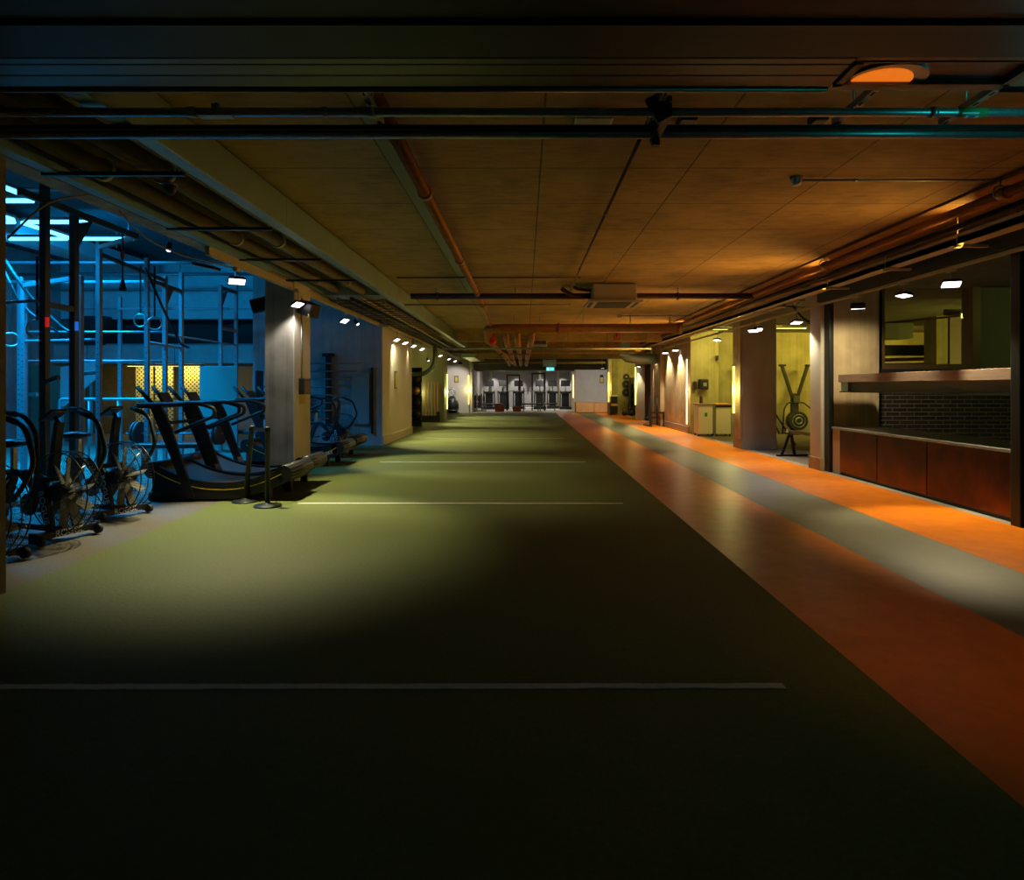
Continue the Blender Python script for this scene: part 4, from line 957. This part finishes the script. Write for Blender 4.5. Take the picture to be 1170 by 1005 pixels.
o = MB().bend([(-7.0, 11.6, 3.7), (-6.75, 11.8, 2.9), (-6.55, 12, 2.3), (-6.45, 12.1, 2.25)], .022, 6, .3).build('battle_strap', M_black); tag(o, 'black strap hanging diagonally beside the pair of rings', 'strap')
o = MB().bend([(-9.0, 10.9, 3.7), (-8.6, 11, 3.0), (-8.1, 11.1, 2.5), (-7.8, 11.1, 2.4)], .025, 6, .5).bend([(-9.0, 10.9, 3.5), (-8.8, 11, 2.9), (-8.0, 11.1, 2.3)], .02, 6, .5).build('resistance_band', M_black); tag(o, 'black resistance bands draped across the far left of the rig', 'band')
# yellowish cable on the edge beam
o = MB().bend([(-3.9, 4.75, 2.62), (-3.72, 4.9, 2.95), (-3.66, 5.3, 3.12)], .008, 6, .3).build('loose_cable', M_lag); tag(o, 'thin loose cable looping from the left jamb up to the tray', 'cable')
o = MB().bend([(-3.8, 5.9, 3.15), (-3.8, 6.3, 2.98), (-3.8, 7.0, 2.95), (-3.8, 9.0, 3.12)], .008, 6, .4).build('loose_cable', M_lag); tag(o, 'thin pale cable sagging along the hall edge beam', 'cable')
# benches, bars and clutter of the hall
def bench(label, loc, rz):
    t = thing('weight_bench', label, 'bench', loc, rz)
    MB().b2((-.6, -.15, .42), (.6, .15, .5), .02).build('pad', M_plastic, t)
    for x in (-.45, .45): MB().b2((x-.03, -.25, 0), (x+.03, .25, .05)).b2((x-.03, -.03, .05), (x+.03, .03, .42)).build('leg', M_rigdark, t)
    return t
bench('blue-lit weight bench behind the nearest treadmill', (-6.3, 11.2, 0), .1)
bench('weight bench further back in the hall near the pale board', (-6.3, 14.6, 0), -.2)
t = thing('barbell', 'barbell racked low behind the first treadmill', 'barbell', (-6.6, 12.0, .62))
MB().tube([(-1.0, 0, 0), (1.0, 0, 0)], .016, 8).build('bar', M_steel, t)
for s in (-1, 1):
    for q in range(2): MB().tube([(s*(.72+q*.06), 0, 0), (s*(.76+q*.06), 0, 0)], .22, 24).build('weight_plate', M_rubber, t)
for s in (-.85, .85): pass
t = thing('barbell_stand', 'low black stand holding the barbell behind the first treadmill', 'stand', (-6.6, 12.0, 0))
for s in (-.45, .45): MB().b2((s-.03, -.2, 0), (s+.03, .2, .05)).b2((s-.03, -.03, .05), (s+.03, .03, .6)).build('post', M_steel, t)
t = thing('pale_board', 'large pale blank board standing behind the treadmills', 'board', (-7.15, 14.4, 0))
MB().b2((-.28, -.02, .35), (.58, .02, 1.98), .005).build('panel', M_whiteboard, t); MB().b2((-.3, -.03, 0), (-.25, .03, .35)).b2((.53, -.03, 0), (.58, .03, .35)).build('leg', M_steel, t)
t = thing('perforated_screen', 'perforated yellow-lit metal screen wall behind the rig, in three bays', 'screen', (-11.3, 20.0, 0))
for k, (a, b) in enumerate(((-1.06, -.52), (-.44, .12), (.38, 1.02))): MB().b2((a, 0, .2), (b, .04, 2.18)).build('panel', M_perf, t)
MB().b2((-1.1, .05, 0), (1.06, .09, .2)).b2((-1.1, -.03, 1.05), (1.06, .0, 1.09)).build('rail', M_olive, t)
t = thing('storage_rack', 'dark rack with shelves of kit between pale board and pillar', 'rack', (-6.3, 15.6, 0))
MB().b2((-.3, -.2, 0), (-.26, .2, 1.9)).b2((.3, -.2, 0), (.34, .2, 1.9)).build('frame', M_black, t)
for z in (.3, .7, 1.1, 1.5): MB().b2((-.3, -.2, z), (.32, .2, z+.03)).build('shelf', M_blacksteel, t)
for k in range(4):
    for z in (.33, .73, 1.13):
        o = MB().lathe([(.03, 0), (.055, .04), (.055, .08), (.03, .12)], (0, 0, 0), 12).build('kettlebell', M_black if (k+int(z*10)) % 3 else M_bluelab); o.location = (-6.48+k*.13, 15.55, z)
        MB().ring((0, 0, .15), .04, .01, 'y', 12, 5).build('handle', M_black, o)
        tag(o, 'dark kettlebell on the %s shelf of the rack by the pillar, %s from the left' % ({.33: 'lowest', .73: 'second', 1.13: 'third'}[z], ('first', 'second', 'third', 'fourth')[k]), 'kettlebell', 'kettlebells on the hall rack')
# hall overhead services
for k, (y, z, x0) in enumerate(((14.2, 4.3, -13.5), (16.8, 4.5, -13.5), (11, 4.95, -13.5), (8.0, 5.0, -13))):
    pipe('hall_pipe', 'blue-lit pipe crossing under the hall ceiling, %s' % ('in front of the furthest lamps', 'the one nearest the back wall', 'above the middle of the lamp grid', 'the one nearest the camera')[k], [(x0, y, z), (-4.1 if y < 16 else -7.0, y, z)], .035, M_steel)
for k, (x, w_) in enumerate(((-5.2, .5), (-11.2, .8))):
    o = MB().b2((x-w_/2, 4, 4.75), (x+w_/2, 16.1 if k == 0 else 18.6, 5.1)).build('hall_duct', M_hall); tag(o, ('square duct under the hall ceiling beside the edge beam', 'wide square duct under the hall ceiling at the far left')[k], 'duct')
for k in range(5):
    o = MB().tube([(-5.8-k*.9, 10.5+k, 4.7), (-5.8-k*.9, 10.5+k, 5.3)], .012, 6).build('hanger_rod', M_steel); tag(o, 'thin steel rod hanging from the hall ceiling, %s from the right' % ('first', 'second', 'third', 'fourth', 'fifth')[k], 'rod', 'hanger rods in the hall')
# left of the hall: storage shapes
t = thing('storage_cabinet', 'tall dark olive cabinet at the far left of the hall', 'cabinet', (-13.2, 17.9, 0))
MB().b2((-.6, -.3, 0), (.5, .3, 2.1), .02).build('carcass', M_olive, t)
for a, b in ((-.58, -.06), (-.04, .48)): MB().b2((a, -.33, .05), (b, -.3, 2.05), .005).build('door', M_olive, t)
t = thing('leaning_panel', 'blue-lit panel leaning behind the left end of the rig', 'panel', (-11.6, 16.2, 0))  # plain slanted panel on two legs
MB().prism([(-.35, 1.0), (-.25, 1.0), (.6, 1.75), (.5, 2.2), (-.35, 2.0)], 0, .05).build('panel', M_hall, t)
MB().b2((-.33, 0, 0), (-.28, .05, 1.0)).b2((.4, 0, 0), (.45, .05, 1.6)).build('leg', M_steel, t)
t = thing('equipment_frame', 'low open steel frame behind the near bikes in the hall', 'frame', (-8.7, 13.0, 0))  # plain open frame of steel bars
MB().bend([(-.9, 0, 0), (-.9, 0, 1.25), (.9, 0, 1.25), (.9, 0, 0)], .03, 8).build('hoop', M_steel, t)
for x in (-.3, .3): MB().tube([(x, 0, 0), (x, 0, 1.25)], .02, 6).build('bar', M_steel, t)

# ---------------------------------------------------------------- pillar fittings
t = thing('wall_box', 'dark control box on the lit side of the left pillar', 'control box', (-3.70, 10.45, 1.38))
MB().b2((0, -.16, -.0), (.09, .16, .26), .008).build('housing', M_black, t); MB().b2((.09, -.12, .04), (.095, .12, .22)).build('front_plate', M_bronze, t)
o = MB().tube([(-3.69, 10.4, 1.64), (-3.69, 10.4, 2.85)], .012, 8).build('thin_conduit', M_galv); tag(o, 'thin vertical conduit above the dark box on the left pillar', 'conduit')
o = MB().b2((-3.70, 10.3, 1.22), (-3.696, 10.6, 1.37)).build('yellow_notice', M_yellab); tag(o, 'small yellow notice under the dark box on the left pillar', 'notice')
def speaker(label, loc, rot):
    t = thing('loudspeaker', label, 'loudspeaker', loc); R = Matrix.Rotation(rot[0], 3, 'Z') @ Matrix.Rotation(rot[1], 3, 'Y')
    MB().box((0, 0, 0), (.30, .2, .22), R, .015).build('cabinet', M_black, t)
    MB().box(R @ Vector((.152, 0, 0)), (.006, .18, .2), R).build('grille', M_blacksteel, t)
    MB().tube([R @ Vector((-.14, 0, .05)), R @ Vector((-.22, 0, .12))], .015, 6).build('bracket', M_galv, t)
    return t
speaker('black loudspeaker on the right of the first left pillar, beside a floodlight', (-3.5, 10.2, 2.76), (-.5, .35)); speaker('black loudspeaker on the hall side of the first left pillar', (-4.34, 10.35, 2.85), (PI+.4, .3))
# wall-mounted bar holder on blue wall, teal board
t = thing('bar_rack', 'wall rack holding blue-lit bars on the blue wall', 'rack', (-5.05, 16.05, 0))
MB().b2((-.04, 0, .5), (.08, .12, 2.3)).build('spine', M_blacksteel, t); MB().b2((-.12, 0, 2.28), (.16, .13, 2.36)).build('cap', M_blacksteel, t)
for k in range(8):
    z = 2.1-k*.2; MB().tube([(-.5, -.04, z), (.9-.12*k, -.04, z)], .02, 8).build('arm', M_steel, t)
o = MB().b2((-4.45, 16.13, .55), (-4.0, 16.19, 1.85), .005).build('teal_board', M_teal); tag(o, 'flat teal board fixed to the blue concrete wall', 'board')
o = MB().b2((-3.95, 16.14, .3), (-3.90, 16.19, 2.0)).build('cable_duct', M_blacksteel); tag(o, 'dark vertical cable channel right of the teal board', 'channel')
o = MB().b2((-3.665, 17.65, 1.45), (-3.64, 17.95, 1.95), .004).build('framed_notice', M_bronze); tag(o, 'narrow framed notice high on the green-lit left wall', 'notice')
MB().b2((-3.642, 17.7, 1.5), (-3.636, 17.9, 1.9)).build('paper', M_yellab, o)
# ball store
t = thing('ball_rack', 'tall rack of training balls in the opening past the green-lit wall', 'rack', (-4.35, 24.2, 0))
for x in (-.35, .35): MB().b2((x-.02, -.02, 0), (x+.02, .02, 2.25)).build('post', M_blacksteel, t)
for z in (.3, .75, 1.2, 1.65, 2.1): MB().b2((-.35, -.18, z-.03), (.35, .18, z)).build('shelf', M_blacksteel, t)
MB().b2((-.36, .19, 0), (.36, .21, 2.25)).build('back_panel', M_dark, t)
for r_, z in enumerate((.3, .75, 1.2, 1.65)):
    for c_, x in enumerate((-.2, .16)):
        o = MB().lathe([(.16*math.sin(PI*k/10), -.16*math.cos(PI*k/10)) for k in range(11)], n=18).build('medicine_ball', M_rubber if (r_+c_) % 3 else M_brass); o.location = (-4.35+x, 24.15, z+.16)
        MB().ring((0, 0, 0), .161, .006, 'y', 20, 4).build('seam', M_galv, o)
        tag(o, '%s training ball on the %s shelf of the ball rack, %s side' % ('black' if (r_+c_) % 3 else 'yellow', ('lowest', 'second', 'third', 'top')[r_], ('left', 'right')[c_]), 'ball', 'training balls in the rack')
# radiator-like strips on pillar
t = thing('slatted_panel', 'panel of pale vertical bars standing in a dark trough on the olive pillar', 'panel', (-3.98, 26.85, 0))
for k in range(5): MB().b2((-.27+k*.125, -.03, .30), (-.22+k*.125, .03, 1.72), .005).build('bar', M_conclight if k == 2 else M_ply, t)
MB().b2((-.42, -.08, 0), (.34, .1, .28), .01).build('trough', M_black, t); MB().b2((.22, -.08, .28), (.34, .1, .45)).build('trough_end', M_black, t)
# pale wall: notice and ball stand
o = MB().b2((-4.10, 36.46, 1.75), (-3.85, 36.5, 2.15)).build('framed_notice', M_bronze); tag(o, 'small framed notice on the pale wall at the far left', 'notice')
MB().b2((-4.04, 36.45, 1.82), (-3.91, 36.46, 2.08)).build('paper', M_yellab, o)
t = thing('upright_climber', 'fan-topped exercise machine against the pale wall at the far left', 'exercise machine', (-4.15, 35.9, 0))
MB().lathe([(.1, 0), (.36, .15), (.38, .5), (.3, .8), (.1, 1.0)], n=16).build('body', M_blacksteel, t)
MB().ring((0, -.1, 1.2), .2, .03, 'y', 20, 6).tube([(-.2, -.1, 1.2), (.2, -.1, 1.2)], .015, 5).tube([(0, -.1, 1.0), (0, -.1, 1.4)], .015, 5).build('flywheel', M_galv, t)
MB().b2((-.4, -.3, 0), (.4, .3, .05)).build('base', M_black, t)
for k in range(4): MB().ring((0, 0, .2+k*.2), .36-.02*k, .015, 'z', 18, 5).build('hoop', M_galv, t)

# ---------------------------------------------------------------- right bay things
def wheelie(label, x, y, lidm, sticker):
    t = thing('waste_bin', label, 'bin', (x, y, 0))
    MB().b2((-.225, -.24, .07), (.225, .24, .95), .015).build('body', M_white, t)
    MB().b2((-.24, -.26, .95), (.24, .26, 1.0), .01).build('lid', lidm, t)
    if sticker: MB().b2((-.02, -.245, .6), (.06, -.24, .72)).build('sticker', M_green, t)
    else: MB().b2((-.25, -.25, .88), (.25, -.23, .95)).build('flap', M_black, t)
    for sx in (-.2, .2):
        for sy in (-.2, .2): MB().b2((sx-.02, sy-.02, 0), (sx+.02, sy+.02, .07)).build('leg', M_blacksteel, t)
    return t
wheelie('white waste bin with small green sticker, left of the pair', 5.48, 19.4, M_wood, True)
wheelie('white waste bin with dark flap, right of the pair', 6.03, 19.4, M_ply, False)
t = thing('paper_towel_dispenser', 'black paper towel dispenser on the yellow wall above the bins', 'dispenser', (5.68, 20.18, 1.42))
MB().b2((-.15, -.2, 0), (.15, 0, .34), .04).build('case', M_black, t); MB().b2((-.03, -.21, .1), (.08, -.2, .22)).build('window', M_galv, t)
t = thing('soap_dispenser', 'small black soap dispenser left of the towel dispenser', 'dispenser', (5.42, 20.18, 1.42))
MB().b2((-.05, -.1, 0), (.05, 0, .26), .02).build('case', M_black, t)
o = MB().lathe([(.05, 0), (.055, .02), (.055, .2), (.03, .24)], n=14).build('spray_bottle', M_brown); o.location = (5.42, 19.4, 1.0); tag(o, 'dark bottle standing on the left white bin', 'bottle')
o = MB().b2((6.09, 20.0, 2.35), (6.14, 20.2, 2.5)).build('junction_box', M_black); tag(o, 'small dark box high on the yellow wall corner above the bins', 'box')
# skierg
def ski(label, x, y):
    t = thing('ski_machine', label, 'exercise machine', (x, y, 0))
    MB().b2((-.12, .05, .1), (.12, .15, 1.3), .01).build('spine', M_black, t)
    for s in (-1, 1):
        MB().prism([(s*.03-.04, 1.0), (s*.03+.04, 1.0), (s*.42+.04, 2.2), (s*.42-.04, 2.2)], .02, .14).build('mast_arm', M_black, t)
        MB().b2((s*.42-.08, -.03, 2.17), (s*.42+.1, .14, 2.23), .01).build('pulley_head', M_black, t)
    MB().tube([(0, -.22, .42), (0, .08, .42)], .30, 28).build('flywheel_case', M_black, t)
    MB().ring((0, -.23, .42), .2, .012, 'y', 24, 5).ring((0, -.23, .42), .1, .02, 'y', 20, 5).build('flywheel_ring', M_galv, t)
    MB().box((0, -.05, 1.1), (.2, .05, .22), None, .01).build('monitor', M_plastic, t)
    MB().bend([(-.55, -.3, .02), (-.42, -.1, .8), (-.25, .0, 1.0), (.25, 0, 1.0), (.45, -.1, .8), (.75, -.35, .02)], .025, 8).build('hoop_frame', M_black, t)
    MB().b2((-.35, -.5, 0), (.35, .1, .04)).build('base', M_black, t)
    return t
ski('black ski machine with V-shaped arms against the yellow bay wall', 8.72, 20.3); ski('black ski machine mostly hidden behind the mauve pillar', 7.3, 20.3)
ski('black ski machine mostly hidden by the board-marked pillar', 10.15, 20.3)
t = thing('rowing_machine', 'rowing machine with pale rail standing in the bay beside the orange lane', 'rowing machine', (5.78, 13.75, 0), math.radians(14))
MB().b2((-.32, -.04, 0), (.42, .04, .035)).build('rear_foot', M_black, t)
for s in (-1, 1): MB().prism([(-.05+s*.16-.03, .03), (-.05+s*.16+.03, .03), (.0+s*.03+.03, .46), (.0+s*.03-.03, .46)], -.02, .02).build('leg', M_black, t)
ra = MB().box((.62, 0, .44), (1.4, .07, .07), Matrix.Rotation(.14, 3, 'Y'), .005).build('rail', M_trunk, t)
MB().box((.95, 0, .48), (.28, .3, .05), None, .02).build('seat', M_silver, t)
MB().prism([(.72, .38), (1.1, .42), (1.55, .25), (1.45, .12), (.78, .16)], -.08, .08).build('frame', M_redcase, t)
MB().tube([(1.7, -.1, .36), (1.7, .1, .36)], .27, 26).build('flywheel_case', M_black, t)
MB().box((1.25, 0, .38), (.35, .06, .09), Matrix.Rotation(-.5, 3, 'Y')).build('footrest', M_brass, t)
MB().b2((1.4, -.3, 0), (1.5, .3, .04)).build('front_foot', M_black, t)
MB().bend([(1.5, 0, .4), (1.3, 0, .9), (1.2, 0, 1.05)], .02, 8).build('monitor_arm', M_black, t)
o = MB().bend([(6.25, 16.4, 1.2), (6.75, 16.25, .35), (6.95, 16.2, .02)], .02, 8).build('leaning_bar', M_black); tag(o, 'thin black bar slanting out from behind the mauve pillar', 'bar')
o = MB().bend([(5.9, 14.0, .42), (5.1+.9, 13.0, .012), (6.9, 12.3, .012), (7.6, 11.9, .012)], .01, 6, .2).build('floor_cable', M_black); tag(o, 'thin black cable lying on the floor of the rowing bay', 'cable') if False else bpy.data.objects.remove(o)

# sled
t = thing('push_sled', 'black push sled with two tall poles by the far right wall', 'sled', (4.97, 24.3, 0), .1)
for s in (-1, 1):
    MB().b2((s*.25-.03, -.5, 0), (s*.25+.03, .5, .05), .01).build('runner', M_black, t)
    MB().tube([(s*.12, 0, .05), (s*.12, 0, 1.1+.12*(s < 0))], .03, 10).build('pole', M_black, t)
MB().b2((-.28, -.1, .3), (.28, .1, .36)).b2((-.28, -.4, .05), (-.24, -.34, .55)).b2((.24, -.4, .05), (.28, -.34, .55)).b2((-.28, -.4, .5), (.28, -.34, .56)).build('frame', M_black, t)

# dumbbell store on the right
t = thing('dumbbell_rack', 'dark tall rack of dumbbells in the yellow-lit store', 'rack', (6.0, 33.4, 0))
for x in (-.45, .5): MB().b2((x-.03, -.2, 0), (x+.03, .2, 2.0)).build('upright', M_black, t)
MB().b2((-.45, .15, .0), (.5, .2, 2.0)).build('back_panel', M_dark, t)
for z in (.3, .75, 1.2, 1.65): MB().b2((-.45, -.2, z), (.5, .2, z+.04)).build('shelf', M_black, t)
for r_, z in enumerate((.34, .79, 1.24)):
    for c_ in range(3):
        x = 6.0-.28+c_*.28
        o = MB().tube([(0, -.13, .07), (0, -.05, .07)], .07, 12).tube([(0, .05, .07), (0, .13, .07)], .07, 12).build('dumbbell', M_rubber); o.location = (x, 33.4, z)
        MB().tube([(0, -.05, .07), (0, .05, .07)], .016, 8).build('grip', M_galv, o)
        tag(o, 'black dumbbell on the %s shelf of the store rack, %s' % (('lowest', 'middle', 'upper')[r_], ('left', 'centre', 'right')[c_]), 'dumbbell', 'dumbbells in the yellow store')
for k, z in enumerate((2.05, 1.65, 1.2)):
    t = MB().tube([(5.45, 33.93, z), (5.45, 33.99, z)], .17+.05*(k > 0), 24).build('weight_plate', M_rubber); tag(t, 'black weight plate hung on the yellow store wall, %s' % ('top', 'middle', 'lowest')[k], 'weight plate', 'plates on the store wall')
    MB().tube([(5.45, 33.9, z), (5.45, 33.93, z)], .04, 12).build('hub', M_galv, t)
for k in range(3):
    o = MB().lathe([(.05, 0), (.13, .08), (.13, .2), (.06, .3)], n=14).build('kettlebell', M_rubber); o.location = (5.15+k*.36, 32.7, 0)
    MB().ring((0, 0, .34), .09, .018, 'y', 14, 5).build('handle', M_black, o); tag(o, 'large kettlebell on the floor of the yellow store, %s' % ('left', 'middle', 'right')[k], 'kettlebell', 'floor kettlebells in the store')
# plywood planters, cabinets
for k, (x0, x1, y, h) in enumerate(((2.95, 4.0, 36.6, .62), (4.02, 5.0, 36.6, .60))):
    t = thing('plywood_bench', ('long pale plywood bench box beside the orange lane, left section', 'long pale plywood bench box, right section')[k], 'bench', (x0, y, 0))
    MB().b2((0, 0, .03), (x1-x0, .8, h-.03), .005).build('carcass', M_ply, t); MB().b2((-.01, -.02, h-.03), (x1-x0+.01, .82, h), .004).build('top', M_ply, t); MB().b2((.02, .02, 0), (x1-x0-.02, .78, .03)).build('plinth', M_dark, t)
t = thing('plywood_box', 'tall plywood box at the right end of the bench boxes', 'box', (4.95, 35.8, 0))
MB().b2((0, 0, 0), (.45, .7, .95), .005).build('carcass', M_ply, t); MB().b2((-.01, -.01, .95), (.46, .71, .98)).build('top', M_wood, t)
t = thing('equipment_trolley', 'dark trolley with pale top beside the yellow store opening', 'trolley', (4.95, 34.6, 0)); t.location = (4.85, 33.1, 0)
MB().b2((-.3, .3, .08), (.05, .8, 1.0), .01).build('cabinet', M_black, t); MB().b2((-.32, .28, 1.0), (.07, .82, 1.08)).build('top', M_white, t); MB().b2((-.3, .28, .5), (.05, .3, .62)).build('drawer', M_ply, t)
o = MB().b2((4.85, 40.94, 1.75), (5.1, 40.99, 2.2)).build('framed_notice', M_bronze); tag(o, 'small framed notice on the grey wall at the far right', 'notice'); MB().b2((4.90, 40.93, 1.82), (5.05, 40.94, 2.12)).build('paper', M_yellab, o)

# exit sign
t = thing('exit_sign', 'green-white illuminated exit sign hanging in the far middle of the ceiling', 'exit sign', (1.2, 30, 2.27))
MB().b2((-.19, 0, 0), (.19, .05, .17), .008).build('panel', E_exit, t)
sg = MB(); sg.b2((-.13, -.004, .035), (-.10, 0, .1)).b2((-.15, -.004, .09), (-.06, 0, .105)).b2((-.135, -.004, .11), (-.105, 0, .14)).b2((-.16, -.004, .02), (-.13, 0, .05)).b2((-.10, -.004, .02), (-.07, 0, .05))
sg.b2((.0, -.004, .075), (.12, 0, .095)).prism([(.09, .045), (.15, .085), (.09, .125)], -.004, 0)
sg.build('pictogram', E_exitw, t)
MB().tube([(0, .025, .17), (0, .025, 1.23)], .012, 6).build('hanger', M_galv, t)
o = MB().b2((.85, 30.3, 2.5), (1.5, 30.7, 2.82), .01).b2((.9, 30.45, 2.8), (.93, 30.48, 3.5)).b2((1.4, 30.45, 2.8), (1.43, 30.48, 3.5)).build('access_box', M_duct); tag(o, 'square metal box above the exit sign', 'box')

# ---------------------------------------------------------------- far gym
def station(label, x, y, w_=.8, h=1.6, console=True):
    t = thing('cardio_machine', label, 'exercise machine', (x, y, 0))
    MB().b2((-w_/2, -.7, 0), (w_/2, .7, .18), .03).build('deck', M_black, t)
    for s in (-1, 1): MB().tube([(s*w_*.42, .5, .1), (s*w_*.42, .35, 1.25)], .035, 8).bend([(s*w_*.42, .4, 1.05), (s*w_*.42, -.15, 1.0)], .025, 6).build('upright', M_black, t)
    MB().b2((-w_*.45, .25, 1.05), (w_*.45, .42, 1.2), .02).build('dashboard', M_black, t)
    MB().b2((-w_*.3, .35, .15), (w_*.3, .55, 1.1), .03).build('motor_column', M_black, t)
    if console: MB().box((0, .38, h), (.62, .05, .42), Matrix.Rotation(-.2, 3, 'X'), .01).build('screen', M_black, t); MB().tube([(0, .36, 1.15), (0, .38, h-.1)], .03, 6).build('mast', M_black, t)
    return t
for k, (x, y) in enumerate(((-2.45, 42.6), (-1.5, 42.9), (-.45, 43.2), (1.0, 42.9), (1.95, 44.3), (2.75, 42.6))):
    station('black cardio machine with screen in the far gym, %s from the left' % ('first', 'second', 'third', 'fourth', 'fifth', 'sixth')[k], x, y, .85, h=1.75)
def rack(label, x, y, w_=1.1, h=2.3):
    t = thing('squat_rack', label, 'rack', (x, y, 0))
    for sx in (-1, 1):
        for sy in (-.5, .5): MB().b2((sx*w_/2-.04, sy-.04, 0), (sx*w_/2+.04, sy+.04, h)).build('upright', M_black, t)
    for q in (-.5, .5): MB().b2((-w_/2, q-.04, h-.08), (w_/2, q+.04, h)).build('crossmember', M_black, t)
    MB().tube([(-w_/2-.4, -.56, 1.25), (w_/2+.4, -.56, 1.25)], .018, 6).build('barbell', M_galv, t)
    for s in (-1, 1): MB().tube([(s*(w_/2+.25), -.56, 1.25), (s*(w_/2+.3), -.56, 1.25)], .22, 20).build('weight_plate', M_rubber, t)
    return t
rack('black squat rack standing in the middle of the far gym', -.75, 40.4, .8); rack('second squat rack in the far gym right of the first', .85, 40.4, .8, 2.4)
for k, (x, y, w_, h) in enumerate(((-1.55, 38.2, .55, .45), (-.5, 38.4, .5, .32))):
    o = MB().b2((x-w_/2, y, 0), (x+w_/2, y+.5, h), .01).build('plyo_box', M_redcase); tag(o, ('larger dark red plyo box at the far edge of the turf', 'smaller dark red plyo box at the far edge of the turf')[k], 'box')
    MB().b2((x-w_/2+.1, y-.005, h*.6), (x-w_/2+.2, y, h*.75)).build('hand_hole', M_dark, o)
for k, (x, y) in enumerate(((-2.0, 38.3), (-1.9, 39.2), (.45, 38.4), (1.5, 39.4))):
    bench('small far bench at the end of the turf, %s from the left' % ('first', 'second', 'third', 'fourth')[k], (x-.1, y, 0), 0)
for k, x in enumerate((-2.95, -2.7)):
    t = thing('weight_tree', 'black weight plate tree at the far left edge of the turf, %s one' % ('left', 'right')[k], 'weight tree', (x, 38.6+.6*k, 0))
    MB().b2((-.03, -.03, 0), (.03, .03, 1.1)).b2((-.25, -.2, 0), (.25, .2, .05)).build('frame', M_black, t)
    for z in (.4, .8): MB().tube([(-.18, 0, z), (-.06, 0, z)], .2, 18).tube([(.06, 0, z), (.18, 0, z)], .18, 18).build('weight_plate', M_rubber, t)
for k, (x, m_) in enumerate(((-2.45, M_yellow), (-.35+.0, M_yellow), (1.05, M_white), (2.35, M_yellow))):
    struct(MB().b2((x-.07, 44.6, 0), (x+.07, 44.8, 3.2)).build('pillar', m_))
